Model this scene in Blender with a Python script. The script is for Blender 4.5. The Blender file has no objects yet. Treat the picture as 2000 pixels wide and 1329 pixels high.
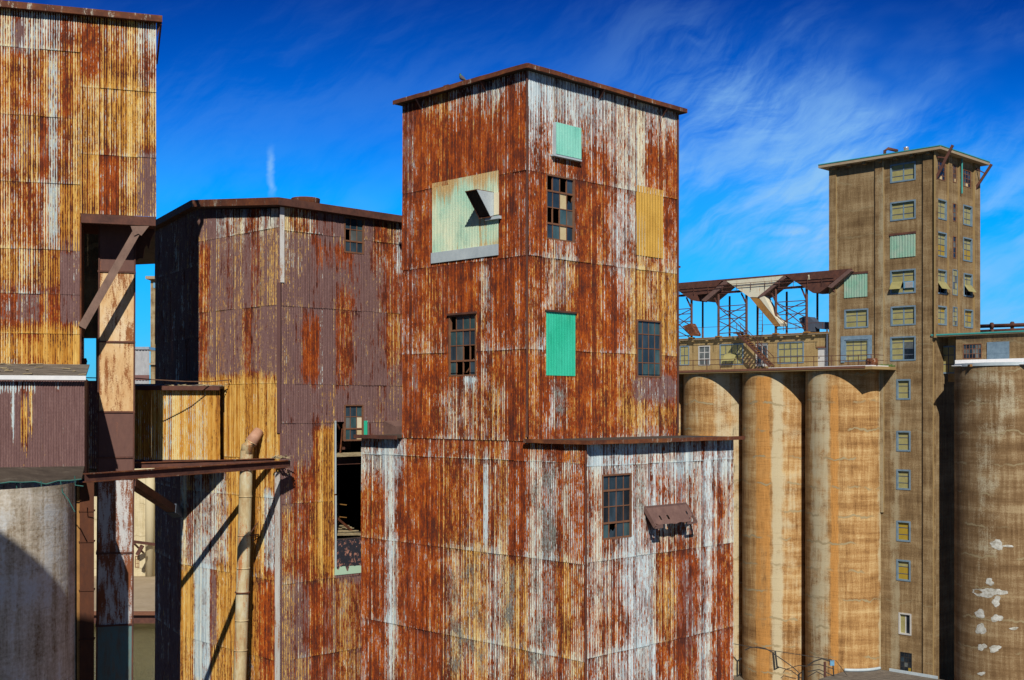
import bpy, math, random
import numpy as np
from mathutils import Vector
random.seed(7)
S = bpy.context.scene
COL = S.collection
# ------------------------------------------------------------------ camera, sun, sky, exposure
F, HX, HY, CZ = 2350.0, 1000.0, 795.0, 30.0        # focal length and horizon of the survey of the site (photo pixels), eye height
cam_d = bpy.data.cameras.new('camera'); cam = bpy.data.objects.new('camera', cam_d); COL.objects.link(cam)
cam.location = (0, 0, CZ); cam.rotation_euler = (math.radians(90), 0, 0)
cam_d.sensor_width = 36; cam_d.lens = F / 2000 * 36; cam_d.shift_y = (HY - 664.5) / 2000
cam_d.clip_start = 0.5; cam_d.clip_end = 6000
S.camera = cam
SUN_AZ, SUN_EL = math.radians(3.0), math.radians(40)   # azimuth measured from straight behind the eye, to the right
to_sun = Vector((math.sin(SUN_AZ) * math.cos(SUN_EL), -math.cos(SUN_AZ) * math.cos(SUN_EL), math.sin(SUN_EL)))
sd = bpy.data.lights.new('sun', 'SUN'); sd.energy = 4.9; sd.angle = math.radians(0.5); sd.color = (1, 0.93, 0.82)
so = bpy.data.objects.new('sun', sd); COL.objects.link(so); so.rotation_euler = to_sun.to_track_quat('Z', 'Y').to_euler()
S.view_settings.view_transform = 'Standard'; S.view_settings.look = 'None'
S.view_settings.exposure = 0; S.view_settings.gamma = 1
S.render.engine = 'CYCLES'
S.cycles.max_bounces = 6; S.cycles.diffuse_bounces = 3; S.cycles.glossy_bounces = 3


class NT:
    """small helper for writing node trees"""
    def __init__(s, tree):
        s.t = tree; s.t.nodes.clear()
    def n(s, kind, **kw):
        nd = s.t.nodes.new(kind)
        for k, v in kw.items(): setattr(nd, k, v)
        return nd
    def put(s, sock, v):
        if v is None: return
        if isinstance(v, bpy.types.NodeSocket): s.t.links.new(v, sock)
        elif isinstance(v, (tuple, list)):
            if sock.type == 'RGBA': sock.default_value = tuple(v) + ((1,) if len(v) == 3 else ())
            else: sock.default_value = v
        else: sock.default_value = v if sock.type != 'RGBA' else (v, v, v, 1)
    def m(s, op, a, b=None, c=None, clamp=False):
        nd = s.n('ShaderNodeMath', operation=op, use_clamp=clamp)
        for i, v in enumerate((a, b, c)): s.put(nd.inputs[i], v)
        return nd.outputs[0]
    def add(s, *a):
        r = a[0]
        for x in a[1:]: r = s.m('ADD', r, x)
        return r
    def mul(s, a, b): return s.m('MULTIPLY', a, b)
    def cen(s, a, k):                                  # (a - .5) * k
        return s.m('MULTIPLY_ADD', a, k, -0.5 * k)
    def step(s, a, lo, hi):
        nd = s.n('ShaderNodeMapRange', interpolation_type='SMOOTHSTEP')
        s.put(nd.inputs[0], a); nd.inputs[1].default_value = lo; nd.inputs[2].default_value = hi
        return nd.outputs[0]
    def mix(s, f, a, b, mode='MIX'):
        nd = s.n('ShaderNodeMix', data_type='RGBA', blend_type=mode)
        s.put(nd.inputs[0], f); s.put(nd.inputs[6], a); s.put(nd.inputs[7], b)
        return nd.outputs[2]
    def ramp(s, f, stops):
        nd = s.n('ShaderNodeValToRGB'); e = nd.color_ramp.elements
        while len(e) > 1: e.remove(e[0])
        e[0].position = stops[0][0]; e[0].color = tuple(stops[0][1]) + (1,)
        for p, c in stops[1:]:
            q = e.new(p); q.color = tuple(c) + (1,)
        s.put(nd.inputs[0], f)
        return nd.outputs[0]
    def xyz(s, v):
        nd = s.n('ShaderNodeSeparateXYZ'); s.put(nd.inputs[0], v); return nd.outputs
    def vec(s, x, y, z=0.0):
        nd = s.n('ShaderNodeCombineXYZ')
        for i, v in enumerate((x, y, z)): s.put(nd.inputs[i], v)
        return nd.outputs[0]
    def noise(s, v, scale=1.0, det=4, rough=.6, dist=0.0):
        nd = s.n('ShaderNodeTexNoise'); s.put(nd.inputs['Vector'], v)
        nd.inputs['Scale'].default_value = scale; nd.inputs['Detail'].default_value = det
        nd.inputs['Roughness'].default_value = rough; nd.inputs['Distortion'].default_value = dist
        return nd.outputs[0]
    def attr(s, name):
        nd = s.n('ShaderNodeAttribute', attribute_name=name); return nd
    def bsdf(s, col, rough=.8, metal=0.0, bump=None, bstr=.3, bdist=.01, spec=None):
        b = s.n('ShaderNodeBsdfPrincipled'); o = s.n('ShaderNodeOutputMaterial')
        s.put(b.inputs['Base Color'], col); s.put(b.inputs['Roughness'], rough); s.put(b.inputs['Metallic'], metal)
        if spec is not None: b.inputs['Specular IOR Level'].default_value = spec
        if bump is not None:
            bp = s.n('ShaderNodeBump'); bp.inputs['Strength'].default_value = bstr; bp.inputs['Distance'].default_value = bdist
            s.put(bp.inputs['Height'], bump); s.t.links.new(bp.outputs[0], b.inputs['Normal'])
        s.t.links.new(b.outputs[0], o.inputs[0])
        return b


# --- sky: Nishita tinted to the deep polarised blue of the day, with cirrus
W = bpy.data.worlds.new('World'); S.world = W; W.use_nodes = True
w = NT(W.node_tree)
sky = w.n('ShaderNodeTexSky', sky_type='NISHITA', sun_disc=False)
sky.sun_elevation = SUN_EL; sky.sun_rotation = math.pi - SUN_AZ
sky.air_density = 1.0; sky.dust_density = 0.2; sky.ozone_density = 4.0
g = w.n('ShaderNodeTexCoord').outputs['Generated']
gx, gy, gz = w.xyz(g)
tint = w.ramp(gz, [(0, (.16, .70, 1.25)), (.06, (.06, .80, 1.5)), (.12, (.010, .90, 1.75)), (.17, (.002, .86, 1.75)), (.22, (.001, .56, 1.5)), (.27, (.0005, .36, 1.15)), (.32, (.003, .20, .80)), (.42, (.006, .10, .34)), (1, (.015, .08, .24))])
base = w.mix(1.0, sky.outputs[0], tint, 'MULTIPLY')
base = w.mix(w.step(gy, .25, -.35), base, w.mix(1.0, base, (.42, .42, .46), 'MULTIPLY'))
az = w.m('DIVIDE', gx, w.m('MAXIMUM', w.m('ABSOLUTE', gy), .05)); el = w.m('DIVIDE', gz, w.m('MAXIMUM', w.m('ABSOLUTE', gy), .05))
# streak coordinates, along a line that climbs to the right
def streaks(ang, f1, f2, seed, wk):
    ca, sn = math.cos(ang), math.sin(ang)
    sa = w.add(w.mul(az, ca), w.mul(el, sn)); sb = w.add(w.mul(az, -sn), w.mul(el, ca))
    warp = w.noise(w.vec(sa, sb, seed), 6, 4, .55)
    return w.noise(w.vec(w.mul(sa, f1), w.add(w.mul(sb, f2), w.mul(warp, wk)), seed), 1.0, 8, .64)
c1 = streaks(.40, 4.0, 19.0, 0.3, 2.0); c3 = streaks(.75, 7.0, 34.0, 4.1, 3.0)
c2 = w.noise(w.vec(w.mul(az, 3.4), w.mul(el, 5.2), 5.3), 1.0, 4, .55)
fib = w.m('MULTIPLY', w.step(w.add(w.mul(c1, .62), w.mul(c3, .38)), .41, .62), w.step(c2, .36, .62))
right = w.step(az, .02, .20); low = w.m('SUBTRACT', 1.0, w.step(el, .24, .36))
cl = w.mul(fib, w.mul(w.m('MULTIPLY_ADD', right, .50, .09), w.m('MULTIPLY_ADD', low, .7, .3)))
lowl = w.mul(w.m('SUBTRACT', 1.0, w.step(el, .12, .22)), w.step(az, -.20, -.13)); cl = w.m('ADD', cl, w.mul(w.mul(lowl, fib), .30))
base = w.mix(w.mul(w.mul(w.step(el, .16, .36), w.step(w.m('ABSOLUTE', az), .18, .45)), .55), base, w.mix(1.0, base, (.35, .42, .62), 'MULTIPLY'))
hz = w.mul(w.m('SUBTRACT', 1.0, w.step(el, .02, .16)), .22)
cl = w.m('ADD', cl, w.mul(hz, w.m('MULTIPLY_ADD', right, .75, .25)), clamp=True)
# the bank of cirrus to the right of the tower, and one small broken contrail on the left
dx1 = w.m('DIVIDE', w.m('SUBTRACT', az, .225), .15); dy1 = w.m('DIVIDE', w.m('SUBTRACT', el, .195), .10)
blob = w.m('SUBTRACT', 1.0, w.step(w.add(w.mul(dx1, dx1), w.mul(dy1, dy1)), .05, 1.0))
cl = w.m('ADD', cl, w.mul(blob, w.m('MULTIPLY_ADD', w.step(w.add(w.mul(c1, .6), w.mul(c3, .4)), .40, .63), .54, .06)), clamp=True)
px1 = w.m('DIVIDE', w.m('SUBTRACT', az, .224), .026); py1 = w.m('DIVIDE', w.m('SUBTRACT', el, .147), .007)
puff = w.mul(w.m('SUBTRACT', 1.0, w.step(w.add(w.mul(px1, px1), w.mul(py1, py1)), .1, 1.0)), w.step(c3, .32, .58)); cl = w.m('ADD', cl, w.mul(puff, .6), clamp=True)
wob = w.cen(w.noise(w.vec(0.0, w.mul(el, 60.0), 1.7), 1.0, 3, .6), .012)
ct = w.m('SUBTRACT', 1.0, w.step(w.m('ABSOLUTE', w.m('SUBTRACT', w.add(az, wob), -.2005)), .0, .0045))
ct = w.mul(ct, w.mul(w.step(el, .17, .185), w.m('SUBTRACT', 1.0, w.step(el, .20, .222))))
cl = w.m('ADD', cl, w.mul(w.mul(ct, .75), w.step(c3, .3, .6)), clamp=True)
cl = w.mul(w.mul(cl, .86), w.step(el, -.02, .02))
skyc = w.mix(cl, base, (3.4, 6.7, 10.6))
bg = w.n('ShaderNodeBackground'); w.put(bg.inputs[0], skyc); bg.inputs[1].default_value = .085
w.t.links.new(bg.outputs[0], w.n('ShaderNodeOutputWorld').inputs[0])

# ------------------------------------------------------------------ materials
MATS = {}
def mat(name):
    m = bpy.data.materials.new(name); m.use_nodes = True; MATS[name] = m
    return NT(m.node_tree)

def uvw(t):
    x, y, _ = t.xyz(t.n('ShaderNodeUVMap', uv_map='UVMap').outputs[0]); return x, y

def make_rust(name, zdark=0.0):
    """weathered galvanised sheet: paint.rgb = zinc / ochre / old brown, paint.a = grime; rnd.rgb = sheet, rib, sheet"""
    t = mat(name); u, v = uvw(t)
    at = t.attr('paint'); zi, oc, pu = t.xyz(at.outputs['Color']); gr = at.outputs['Alpha']
    at2 = t.attr('rnd'); lap = at2.outputs['Alpha']; r1, rb, cr = t.xyz(at2.outputs['Color'])   # cr: 1 on the crest of a rib, 0 in the valley
    big = t.noise(t.vec(t.mul(u, 1.5), t.mul(v, .8), t.mul(r1, .25)), 1, 7, .70)
    strk = t.noise(t.vec(t.mul(u, 13.0), t.mul(v, 1.25), t.m('MULTIPLY_ADD', r1, 4.0, 3.0)), 1, 5, .72)
    fleck = t.noise(t.vec(t.mul(u, 22.0), t.mul(v, 3.0), 7.0), 1, 6, .74)
    fleck2 = t.noise(t.vec(t.mul(u, 17.0), t.mul(v, 3.4), 17.0), 1, 6, .76)
    spk = t.noise(t.vec(t.mul(u, 55.0), t.mul(v, 13.0), 11.0), 1, 3, .6)
    lt0 = t.step(lap, .86, 1.0)
    rust = t.ramp(t.add(t.mul(strk, .5), t.mul(spk, .35), t.mul(fleck2, .6), t.cen(big, .75), t.mul(lt0, -.10), t.cen(rb, .14), t.cen(cr, .10), -.225),
                  [(.29, (.050, .014, .011)), (.42, (.13, .024, .006)), (.52, (.275, .046, .004)), (.63, (.42, .105, .008)), (.76, (.58, .26, .04))])
    brown = t.ramp(t.add(t.mul(strk, .5), t.mul(spk, .5)), [(.32, (.100, .050, .048)), (.5, (.155, .086, .083)), (.68, (.24, .145, .136))])
    ochre = t.ramp(t.add(t.mul(strk, .7), t.mul(rb, .3)), [(.28, (.24, .078, .011)), (.44, (.46, .215, .030)), (.68, (.64, .42, .12))])
    zinc = t.ramp(t.add(t.mul(strk, .6), t.mul(spk, .25), t.mul(rb, .25)), [(.3, (.19, .25, .30)), (.5, (.37, .46, .51)), (.72, (.60, .69, .72))])
    cream = t.mix(t.mul(t.m('MULTIPLY_ADD', oc, 1.9, -.15, clamp=True), t.step(t.add(fleck2, t.cen(rb, .3)), .34, .58)), zinc, t.mix(spk, (.60, .46, .17), (.70, .62, .36)))
    grim = t.ramp(spk, [(.3, (.09, .075, .045)), (.6, (.20, .21, .20)), (.8, (.30, .36, .40))])
    fp = t.step(t.add(pu, t.cen(big, 1.2), t.cen(strk, 1.4), t.cen(fleck2, .9), t.cen(rb, .25), t.cen(cr, -.10)), .42, .58)
    lb0 = t.m('SUBTRACT', 1.0, t.step(lap, .0, .09))
    fo = t.step(t.add(oc, t.cen(strk, .9), t.cen(fleck2, 2.2), t.cen(big, .9), t.mul(lb0, .12), t.cen(spk, .6), t.cen(rb, .30), t.cen(cr, .62)), .58, .74)
    lb = t.m('SUBTRACT', 1.0, t.step(lap, .0, .09)); lt = t.step(lap, .90, 1.0)
    zf = t.add(zi, t.mul(lb, .20), t.mul(lt, -.16), t.cen(fleck, 2.3), t.cen(big, 1.7), t.cen(spk, .45), t.cen(rb, .34), t.cen(cr, .62))
    fz = t.step(zf, .55, .64); halo = t.step(zf, .46, .57)
    fg = t.step(t.add(gr, t.cen(fleck2, 1.6), t.cen(big, -1.3), t.cen(spk, .6)), .50, .78)
    c = t.mix(fp, rust, brown); c = t.mix(fo, c, ochre); c = t.mix(t.mul(halo, .6), c, t.ramp(strk, [(.32, (.25, .085, .016)), (.55, (.50, .27, .075))])); c = t.mix(fg, c, grim); c = t.mix(fz, c, cream)
    # nail heads and little dark drips along the sheet laps
    dr = t.step(t.noise(t.vec(t.mul(u, 30.0), t.mul(v, 5.0), 23.0), 1, 2, .5), .70, .78)
    c = t.mix(t.mul(dr, .55), c, (.06, .022, .015))
    t.bsdf(c, t.m('MULTIPLY_ADD', fz, -.25, .85), 0.0, t.add(spk, t.mul(fz, .6)), .25, .004, spec=.25)
make_rust('corrugated rust')

def make_plain(name, stops, sc=(3, 3, 3), rough=.8, det=6, bump=.3, dark=None, rustp=None, metal=0.0, spec=.3):
    """object-space mottled surface; rustp = (amount, colour) drips"""
    t = mat(name); x, y, z = t.xyz(t.n('ShaderNodeTexCoord').outputs['Object'])
    n1 = t.noise(t.vec(t.mul(x, sc[0]), t.mul(y, sc[1]), t.mul(z, sc[2])), 1, det, .65)
    n2 = t.noise(t.vec(t.mul(x, sc[0] * 7), t.mul(y, sc[1] * 7), t.mul(z, sc[2] * 5)), 1, 4, .6)
    c = t.ramp(t.add(t.mul(n1, .7), t.mul(n2, .3)), stops)
    if rustp:
        a, rc = rustp
        n3 = t.noise(t.vec(t.mul(x, 4.2), t.mul(y, 4.2), t.mul(z, .7)), 1, 6, .7)
        n4 = t.noise(t.vec(x, y, z), 30, 3, .6)
        f = t.step(t.add(n3, t.cen(n4, .35)), 1 - a - .06, 1 - a + .06)
        c = t.mix(f, c, rc)
    t.bsdf(c, rough, metal, n2, bump, .01, spec=spec)

R3 = [(.3, (.07, .022, .014)), (.5, (.17, .05, .022)), (.7, (.32, .11, .03))]
make_plain('rusty fascia', [(.3, (.05, .018, .012)), (.5, (.125, .04, .018)), (.7, (.26, .09, .025))], (1.2, 1.2, 2), rustp=(.36, (.42, .40, .33)))
make_plain('dark rusty steel', [(.3, (.045, .022, .02)), (.55, (.11, .045, .032)), (.75, (.19, .075, .04))], (2, 2, 2))
make_plain('shaded rust plate', [(.3, (.045, .018, .012)), (.6, (.095, .032, .014)), (.8, (.15, .055, .02))], (2, 2, 1))  # rust darkened to carry the column's shade in its colour
make_plain('brown steel', [(.3, (.10, .055, .05)), (.6, (.17, .10, .085)), (.8, (.24, .13, .10))], (3, 3, 2))
make_plain('gusset steel', [(.3, (.13, .08, .065)), (.6, (.22, .14, .11))], (3, 3, 2))
make_plain('tar roofing', [(.3, (.032, .024, .020)), (.55, (.066, .052, .042)), (.75, (.13, .11, .09))], (1.5, 5, 2), .95)
make_plain('worn tar roofing', [(.3, (.05, .045, .04)), (.5, (.12, .105, .09)), (.68, (.30, .27, .23))], (1.2, 9, 3), .95)
make_plain('galvanised sheet', [(.3, (.33, .40, .45)), (.7, (.50, .58, .62))], (1, 1, 1), .55, rustp=(.25, (.26, .10, .03)))
make_plain('white gutter metal', [(.3, (.60, .62, .66)), (.7, (.78, .79, .80))], (2, 2, 2), .5)
make_plain('casing plate', [(.3, (.50, .27, .11)), (.5, (.64, .44, .23)), (.7, (.72, .60, .42))], (1.3, 1.3, .8), .75, rustp=(.46, (.26, .095, .028)))
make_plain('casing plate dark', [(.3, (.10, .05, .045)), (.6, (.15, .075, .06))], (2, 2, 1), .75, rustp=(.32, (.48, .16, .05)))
make_plain('casing plate peeling', [(.3, (.42, .44, .46)), (.6, (.56, .56, .56))], (2, 2, .8), .75, rustp=(.51, (.21, .07, .028)))
make_plain('casing plate green', [(.3, (.16, .10, .05)), (.55, (.10, .19, .20)), (.7, (.20, .12, .06))], (2, 2, .5), .75)
make_plain('duct metal', [(.34, (.34, .22, .10)), (.5, (.50, .41, .24)), (.64, (.56, .54, .40))], (1.6, 1.6, .8), .6, rustp=(.42, (.42, .17, .06)))
make_plain('duct elbow metal', [(.3, (.33, .17, .11)), (.6, (.48, .28, .19))], (2, 2, 2), .6)
make_plain('corner flashing', [(.3, (.45, .44, .42)), (.6, (.66, .67, .66))], (2, 2, .5), .6, rustp=(.42, (.36, .15, .05)))
make_plain('brown flashing', [(.3, (.13, .065, .06)), (.7, (.20, .10, .09))], (2, 2, .5), .7)
make_plain('louvre yellow', [(.3, (.50, .29, .06)), (.7, (.70, .47, .14))], (8, 8, .15), .7)
make_plain('cream painted steel', [(.3, (.60, .58, .44)), (.7, (.72, .70, .58))], (1, 1, 1), .6, rustp=(.38, (.45, .20, .05)))
make_plain('ochre steel', [(.3, (.16, .075, .025)), (.6, (.36, .19, .055))], (1, 1, 1), .7)
make_plain('navy steel', [(.3, (.05, .065, .10)), (.7, (.09, .11, .15))], (2, 2, 2), .6)
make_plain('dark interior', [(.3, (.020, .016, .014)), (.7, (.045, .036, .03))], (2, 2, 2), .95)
make_plain('weathered timber', [(.3, (.16, .11, .06)), (.55, (.40, .33, .20)), (.75, (.62, .56, .40))], (3, 3, 14), .9)
make_plain('peeling plate', [(.40, (.020, .022, .034)), (.55, (.035, .032, .042)), (.575, (.40, .18, .13)), (.7, (.55, .30, .24))], (6, 6, 5), .7)
make_plain('window rust bar', [(.3, (.12, .05, .03)), (.7, (.24, .115, .06))], (4, 4, 4), .8)
make_plain('blue grey paint', [(.3, (.095, .155, .215)), (.7, (.20, .29, .37))], (2, 2, 2), .7)
make_plain('teal paint', [(.3, (.03, .26, .25)), (.7, (.07, .36, .33))], (2, 2, 2), .6)
make_plain('olive pane', [(.3, (.24, .215, .085)), (.7, (.40, .365, .16))], (1.2, 1.2, 1.2), .45, bump=.1)
make_plain('amber pane', [(.3, (.30, .20, .02)), (.7, (.40, .28, .04))], (1.5, 1.5, 1.5), .45, bump=.1)
make_plain('white door paint', [(.3, (.42, .42, .41)), (.7, (.55, .55, .53))], (2, 2, 2), .6)
make_plain('white roof coating', [(.3, (.66, .68, .72)), (.7, (.80, .80, .80))], (1, 1, 1), .7)
make_plain('cable black', [(.3, (.02, .02, .02)), (.7, (.05, .045, .04))], (5, 5, 5), .7)
make_plain('cable rust', [(.3, (.10, .05, .03)), (.7, (.20, .11, .07))], (5, 5, 5), .7)
make_plain('silver metal', [(.3, (.5, .5, .5)), (.7, (.7, .7, .7))], (2, 2, 2), .35, metal=.7)
make_plain('blue box paint', [(.3, (.10, .26, .42)), (.7, (.16, .36, .55))], (4, 4, 4), .6)
make_plain('verdigris rod', [(.3, (.02, .07, .065)), (.7, (.04, .17, .15))], (4, 4, 4), .7)
make_plain('pale paint', [(.3, (.66, .60, .42)), (.7, (.75, .70, .52))], (4, 4, 4), .7)
make_plain('pigeon grey', [(.3, (.05, .05, .065)), (.7, (.11, .11, .13))], (20, 20, 20), .7)
make_plain('pigeon green', [(.3, (.02, .16, .10)), (.7, (.06, .25, .16))], (20, 20, 20), .4)
make_plain('plaster white', [(.36, (.24, .22, .17)), (.5, (.46, .46, .42)), (.66, (.66, .68, .65))], (2.6, 2.6, 3.5), .9, bump=.8)
make_plain('ground gravel', [(.3, (.10, .085, .06)), (.7, (.20, .17, .13))], (.4, .4, .4), .95)
make_plain('quay concrete', [(.3, (.27, .21, .13)), (.7, (.42, .34, .24))], (.25, .25, .25), .95)
make_plain('leafy green', [(.3, (.03, .07, .015)), (.7, (.08, .14, .03))], (3, 3, 3), .9)
make_plain('brick brown', [(.3, (.12, .05, .03)), (.7, (.22, .10, .06))], (6, 6, 9), .9)

def make_glass(name, col, rough=.12):
    t = mat(name); x, y, z = t.xyz(t.n('ShaderNodeTexCoord').outputs['Object'])
    d = t.noise(t.vec(t.mul(x, 2.2), t.mul(y, 2.2), t.mul(z, .9)), 1, 5, .6)
    c = t.mix(t.step(d, .35, .75), col, tuple(min(1, k * 1.9 + .015) for k in col))
    t.bsdf(c, t.m('MULTIPLY_ADD', d, .3, rough), 0.0, spec=.35)
make_glass('slate glass', (.018, .034, .050)); make_glass('dark glass', (.008, .012, .018)); make_glass('teal glass', (.03, .065, .075))
make_glass('dirty grey glass', (.075, .085, .085), .35)
make_plain('board pane', [(.3, (.48, .38, .20)), (.7, (.62, .52, .32))], (3, 3, 3), .8)

def make_concrete(name, c_dark, c_mid, c_light, band=.6, orange=(.60, .285, .075), pale=(.50, .46, .33), repair=1.0):
    """cast concrete: paint.r orange stain, paint.g pale wash, paint.b darker tone"""
    t = mat(name); u, v = uvw(t)
    at = t.attr('paint'); o_, p_, d_ = t.xyz(at.outputs['Color'])
    lift = t.noise(t.vec(t.mul(u, .05), t.mul(v, .62), 0.0), 1, 5, .7)
    cloud = t.noise(t.vec(t.mul(u, .45), t.mul(v, .5), 4.0), 1, 6, .62)
    run = t.noise(t.vec(t.mul(u, 2.4), t.mul(v, .16), 9.0), 1, 5, .65)
    run2 = t.noise(t.vec(t.mul(u, 6.0), t.mul(v, .5), 13.0), 1, 5, .7)
    board = t.noise(t.vec(t.mul(u, .7), t.mul(v, 5.5), 19.0), 1, 3, .6)
    fine = t.noise(t.vec(u, v, 2.0), 9, 6, .7)
    f = t.add(t.mul(lift, band), t.mul(cloud, .30), t.mul(run, .42), t.mul(run2, .26), t.mul(board, .10), t.mul(fine, .42), -.5 * (band + 1.50) + .5)
    c = t.ramp(f, [(.33, c_dark), (.50, c_mid), (.66, c_light)])
    fo = t.step(t.add(o_, t.cen(run2, 1.1), t.cen(cloud, .9), t.cen(fine, .5)), .40, .74)
    c = t.mix(t.mul(fo, .85), c, t.ramp(t.add(t.mul(run2, .5), t.mul(board, .3), t.mul(fine, .3)), [(.38, tuple(k * .42 for k in orange)), (.52, tuple(k * .8 for k in orange)), (.66, orange)]))
    fpl = t.step(t.add(p_, t.cen(run, .9), t.cen(cloud, 1.3), t.cen(fine, .7)), .36, .86)
    c = t.mix(t.mul(fpl, .9), c, t.mix(fine, tuple(k * .75 for k in pale), pale))
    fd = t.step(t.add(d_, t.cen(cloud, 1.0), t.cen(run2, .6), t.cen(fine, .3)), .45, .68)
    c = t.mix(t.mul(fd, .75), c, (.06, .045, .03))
    # thin dark pour lines between the lifts
    pz = t.m('ABSOLUTE', t.m('SUBTRACT', t.m('FRACT', t.add(t.m('DIVIDE', v, 1.22), t.cen(t.noise(t.vec(t.mul(u, .3), t.mul(v, .1), 57.0), 1, 3, .5), .10))), .5))
    pl_ = t.mul(t.m('SUBTRACT', 1.0, t.step(pz, .006, .022)), t.step(t.noise(t.vec(t.mul(u, .9), t.mul(v, .8), 63.0), 1, 3, .6), .42, .60))
    c = t.mix(t.mul(pl_, .45), c, tuple(k * .45 for k in c_mid))
    # repaired cracks: wandering horizontal bands of smoother mortar with a dark rim
    wz = t.noise(t.vec(t.mul(u, .55), t.mul(v, .12), 31.0), 1, 4, .6)
    ph = t.m('ABSOLUTE', t.m('SUBTRACT', t.m('FRACT', t.add(t.m('DIVIDE', v, 2.9), t.cen(wz, .55))), .5))
    wid = t.m('MULTIPLY_ADD', t.noise(t.vec(t.mul(u, 1.7), t.mul(v, 1.2), 41.0), 1, 4, .6), .09, -.012)
    msk = t.step(t.noise(t.vec(t.mul(u, .30), t.mul(v, .23), 47.0), 1, 2, .5), .47, .55)
    inn = t.mul(t.step(t.m('SUBTRACT', wid, ph), 0.0, .006), msk); rim = t.mul(t.step(t.m('SUBTRACT', t.m('ADD', wid, .012), ph), 0.0, .006), msk)
    c = t.mix(t.mul(rim, .5 * repair), c, tuple(k * .5 for k in c_mid)); c = t.mix(t.mul(inn, .85 * repair), c, t.mix(fine, (.28, .22, .12), (.42, .36, .22)))
    t.bsdf(c, .92, 0.0, t.add(fine, t.mul(board, .7)), .5, .03, spec=.2)
make_concrete('silo concrete', (.17, .080, .026), (.40, .225, .085), (.60, .43, .21), .72, pale=(.60, .52, .34))
make_concrete('big silo concrete', (.115, .065, .028), (.21, .132, .064), (.36, .27, .155), .72, repair=.7)
make_concrete('tower concrete', (.105, .062, .028), (.225, .150, .074), (.38, .285, .16), .5, orange=(.40, .22, .07), pale=(.40, .34, .22), repair=.35)
make_concrete('gallery concrete', (.20, .13, .055), (.32, .225, .10), (.44, .33, .17), .2, repair=0)
make_concrete('white silo concrete', (.22, .15, .08), (.58, .52, .42), (.86, .84, .78), .25, pale=(.70, .74, .76), orange=(.34, .15, .035), repair=.35)
make_concrete('far concrete', (.36, .29, .16), (.55, .48, .31), (.66, .60, .44), .15, repair=.6)

def make_frp(name, c0, c1, rustamt):
    t = mat(name); u, v = uvw(t)
    sp = t.noise(t.vec(u, v, 0.0), 24, 4, .7); st = t.noise(t.vec(t.mul(u, 7.0), t.mul(v, .5), 3.0), 1, 5, .65)
    big = t.noise(t.vec(u, t.mul(v, .6), 8.0), 1.4, 3, .5)
    c = t.ramp(t.add(t.mul(sp, .5), t.mul(big, .5)), [(.35, c0), (.65, c1)])
    oc = t.xyz(t.attr('paint').outputs['Color'])[1]
    lp = t.attr('rnd').outputs['Alpha']
    fo = t.step(t.add(oc, t.mul(t.step(lp, .72, 1.0), .24), t.mul(t.m('SUBTRACT', 1.0, t.step(lp, 0.0, .12)), .16), t.cen(st, 1.3), t.cen(sp, .4)), .5, .85)
    c = t.mix(t.mul(fo, rustamt), c, t.mix(st, (.30, .10, .02), (.62, .40, .12)))
    gd = t.noise(t.vec(t.mul(u, 3.0), t.mul(v, .9), 21.0), 1, 6, .7)
    c = t.mix(t.mul(t.step(gd, .50, .68), .35), c, tuple(k * .55 for k in c0))
    c = t.mix(t.mul(t.step(t.noise(t.vec(u, v, 5.0), 42, 2, .5), .60, .66), .5), c, tuple(min(1, k * 1.35) for k in c1))
    t.bsdf(c, .6, 0.0, sp, .2, .004, spec=.3)
make_frp('pale green sheet', (.27, .55, .44), (.68, .72, .52), .85)
make_frp('turquoise sheet', (.16, .58, .47), (.34, .72, .60), .3)
make_frp('emerald sheet', (.015, .43, .26), (.05, .56, .38), .1)
make_frp('faded green board', (.16, .42, .30), (.36, .44, .36), .25)
make_frp('yellow sheet', (.40, .215, .030), (.60, .37, .075), .75)
make_frp('grey sheet', (.30, .31, .33), (.42, .43, .45), .2)

t = mat('canal water'); x, y, z = t.xyz(t.n('ShaderNodeTexCoord').outputs['Object'])
wv = t.noise(t.vec(t.mul(x, 1.2), t.mul(y, 3.2), 0.0), 1, 4, .6)
wc = t.noise(t.vec(t.mul(x, .35), t.mul(y, .9), 3.0), 1, 5, .65)
t.bsdf(t.ramp(wc, [(.35, (.022, .034, .006)), (.6, (.060, .072, .020))]), .12, 0.0, wv, .6, .15, spec=.5)

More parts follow.
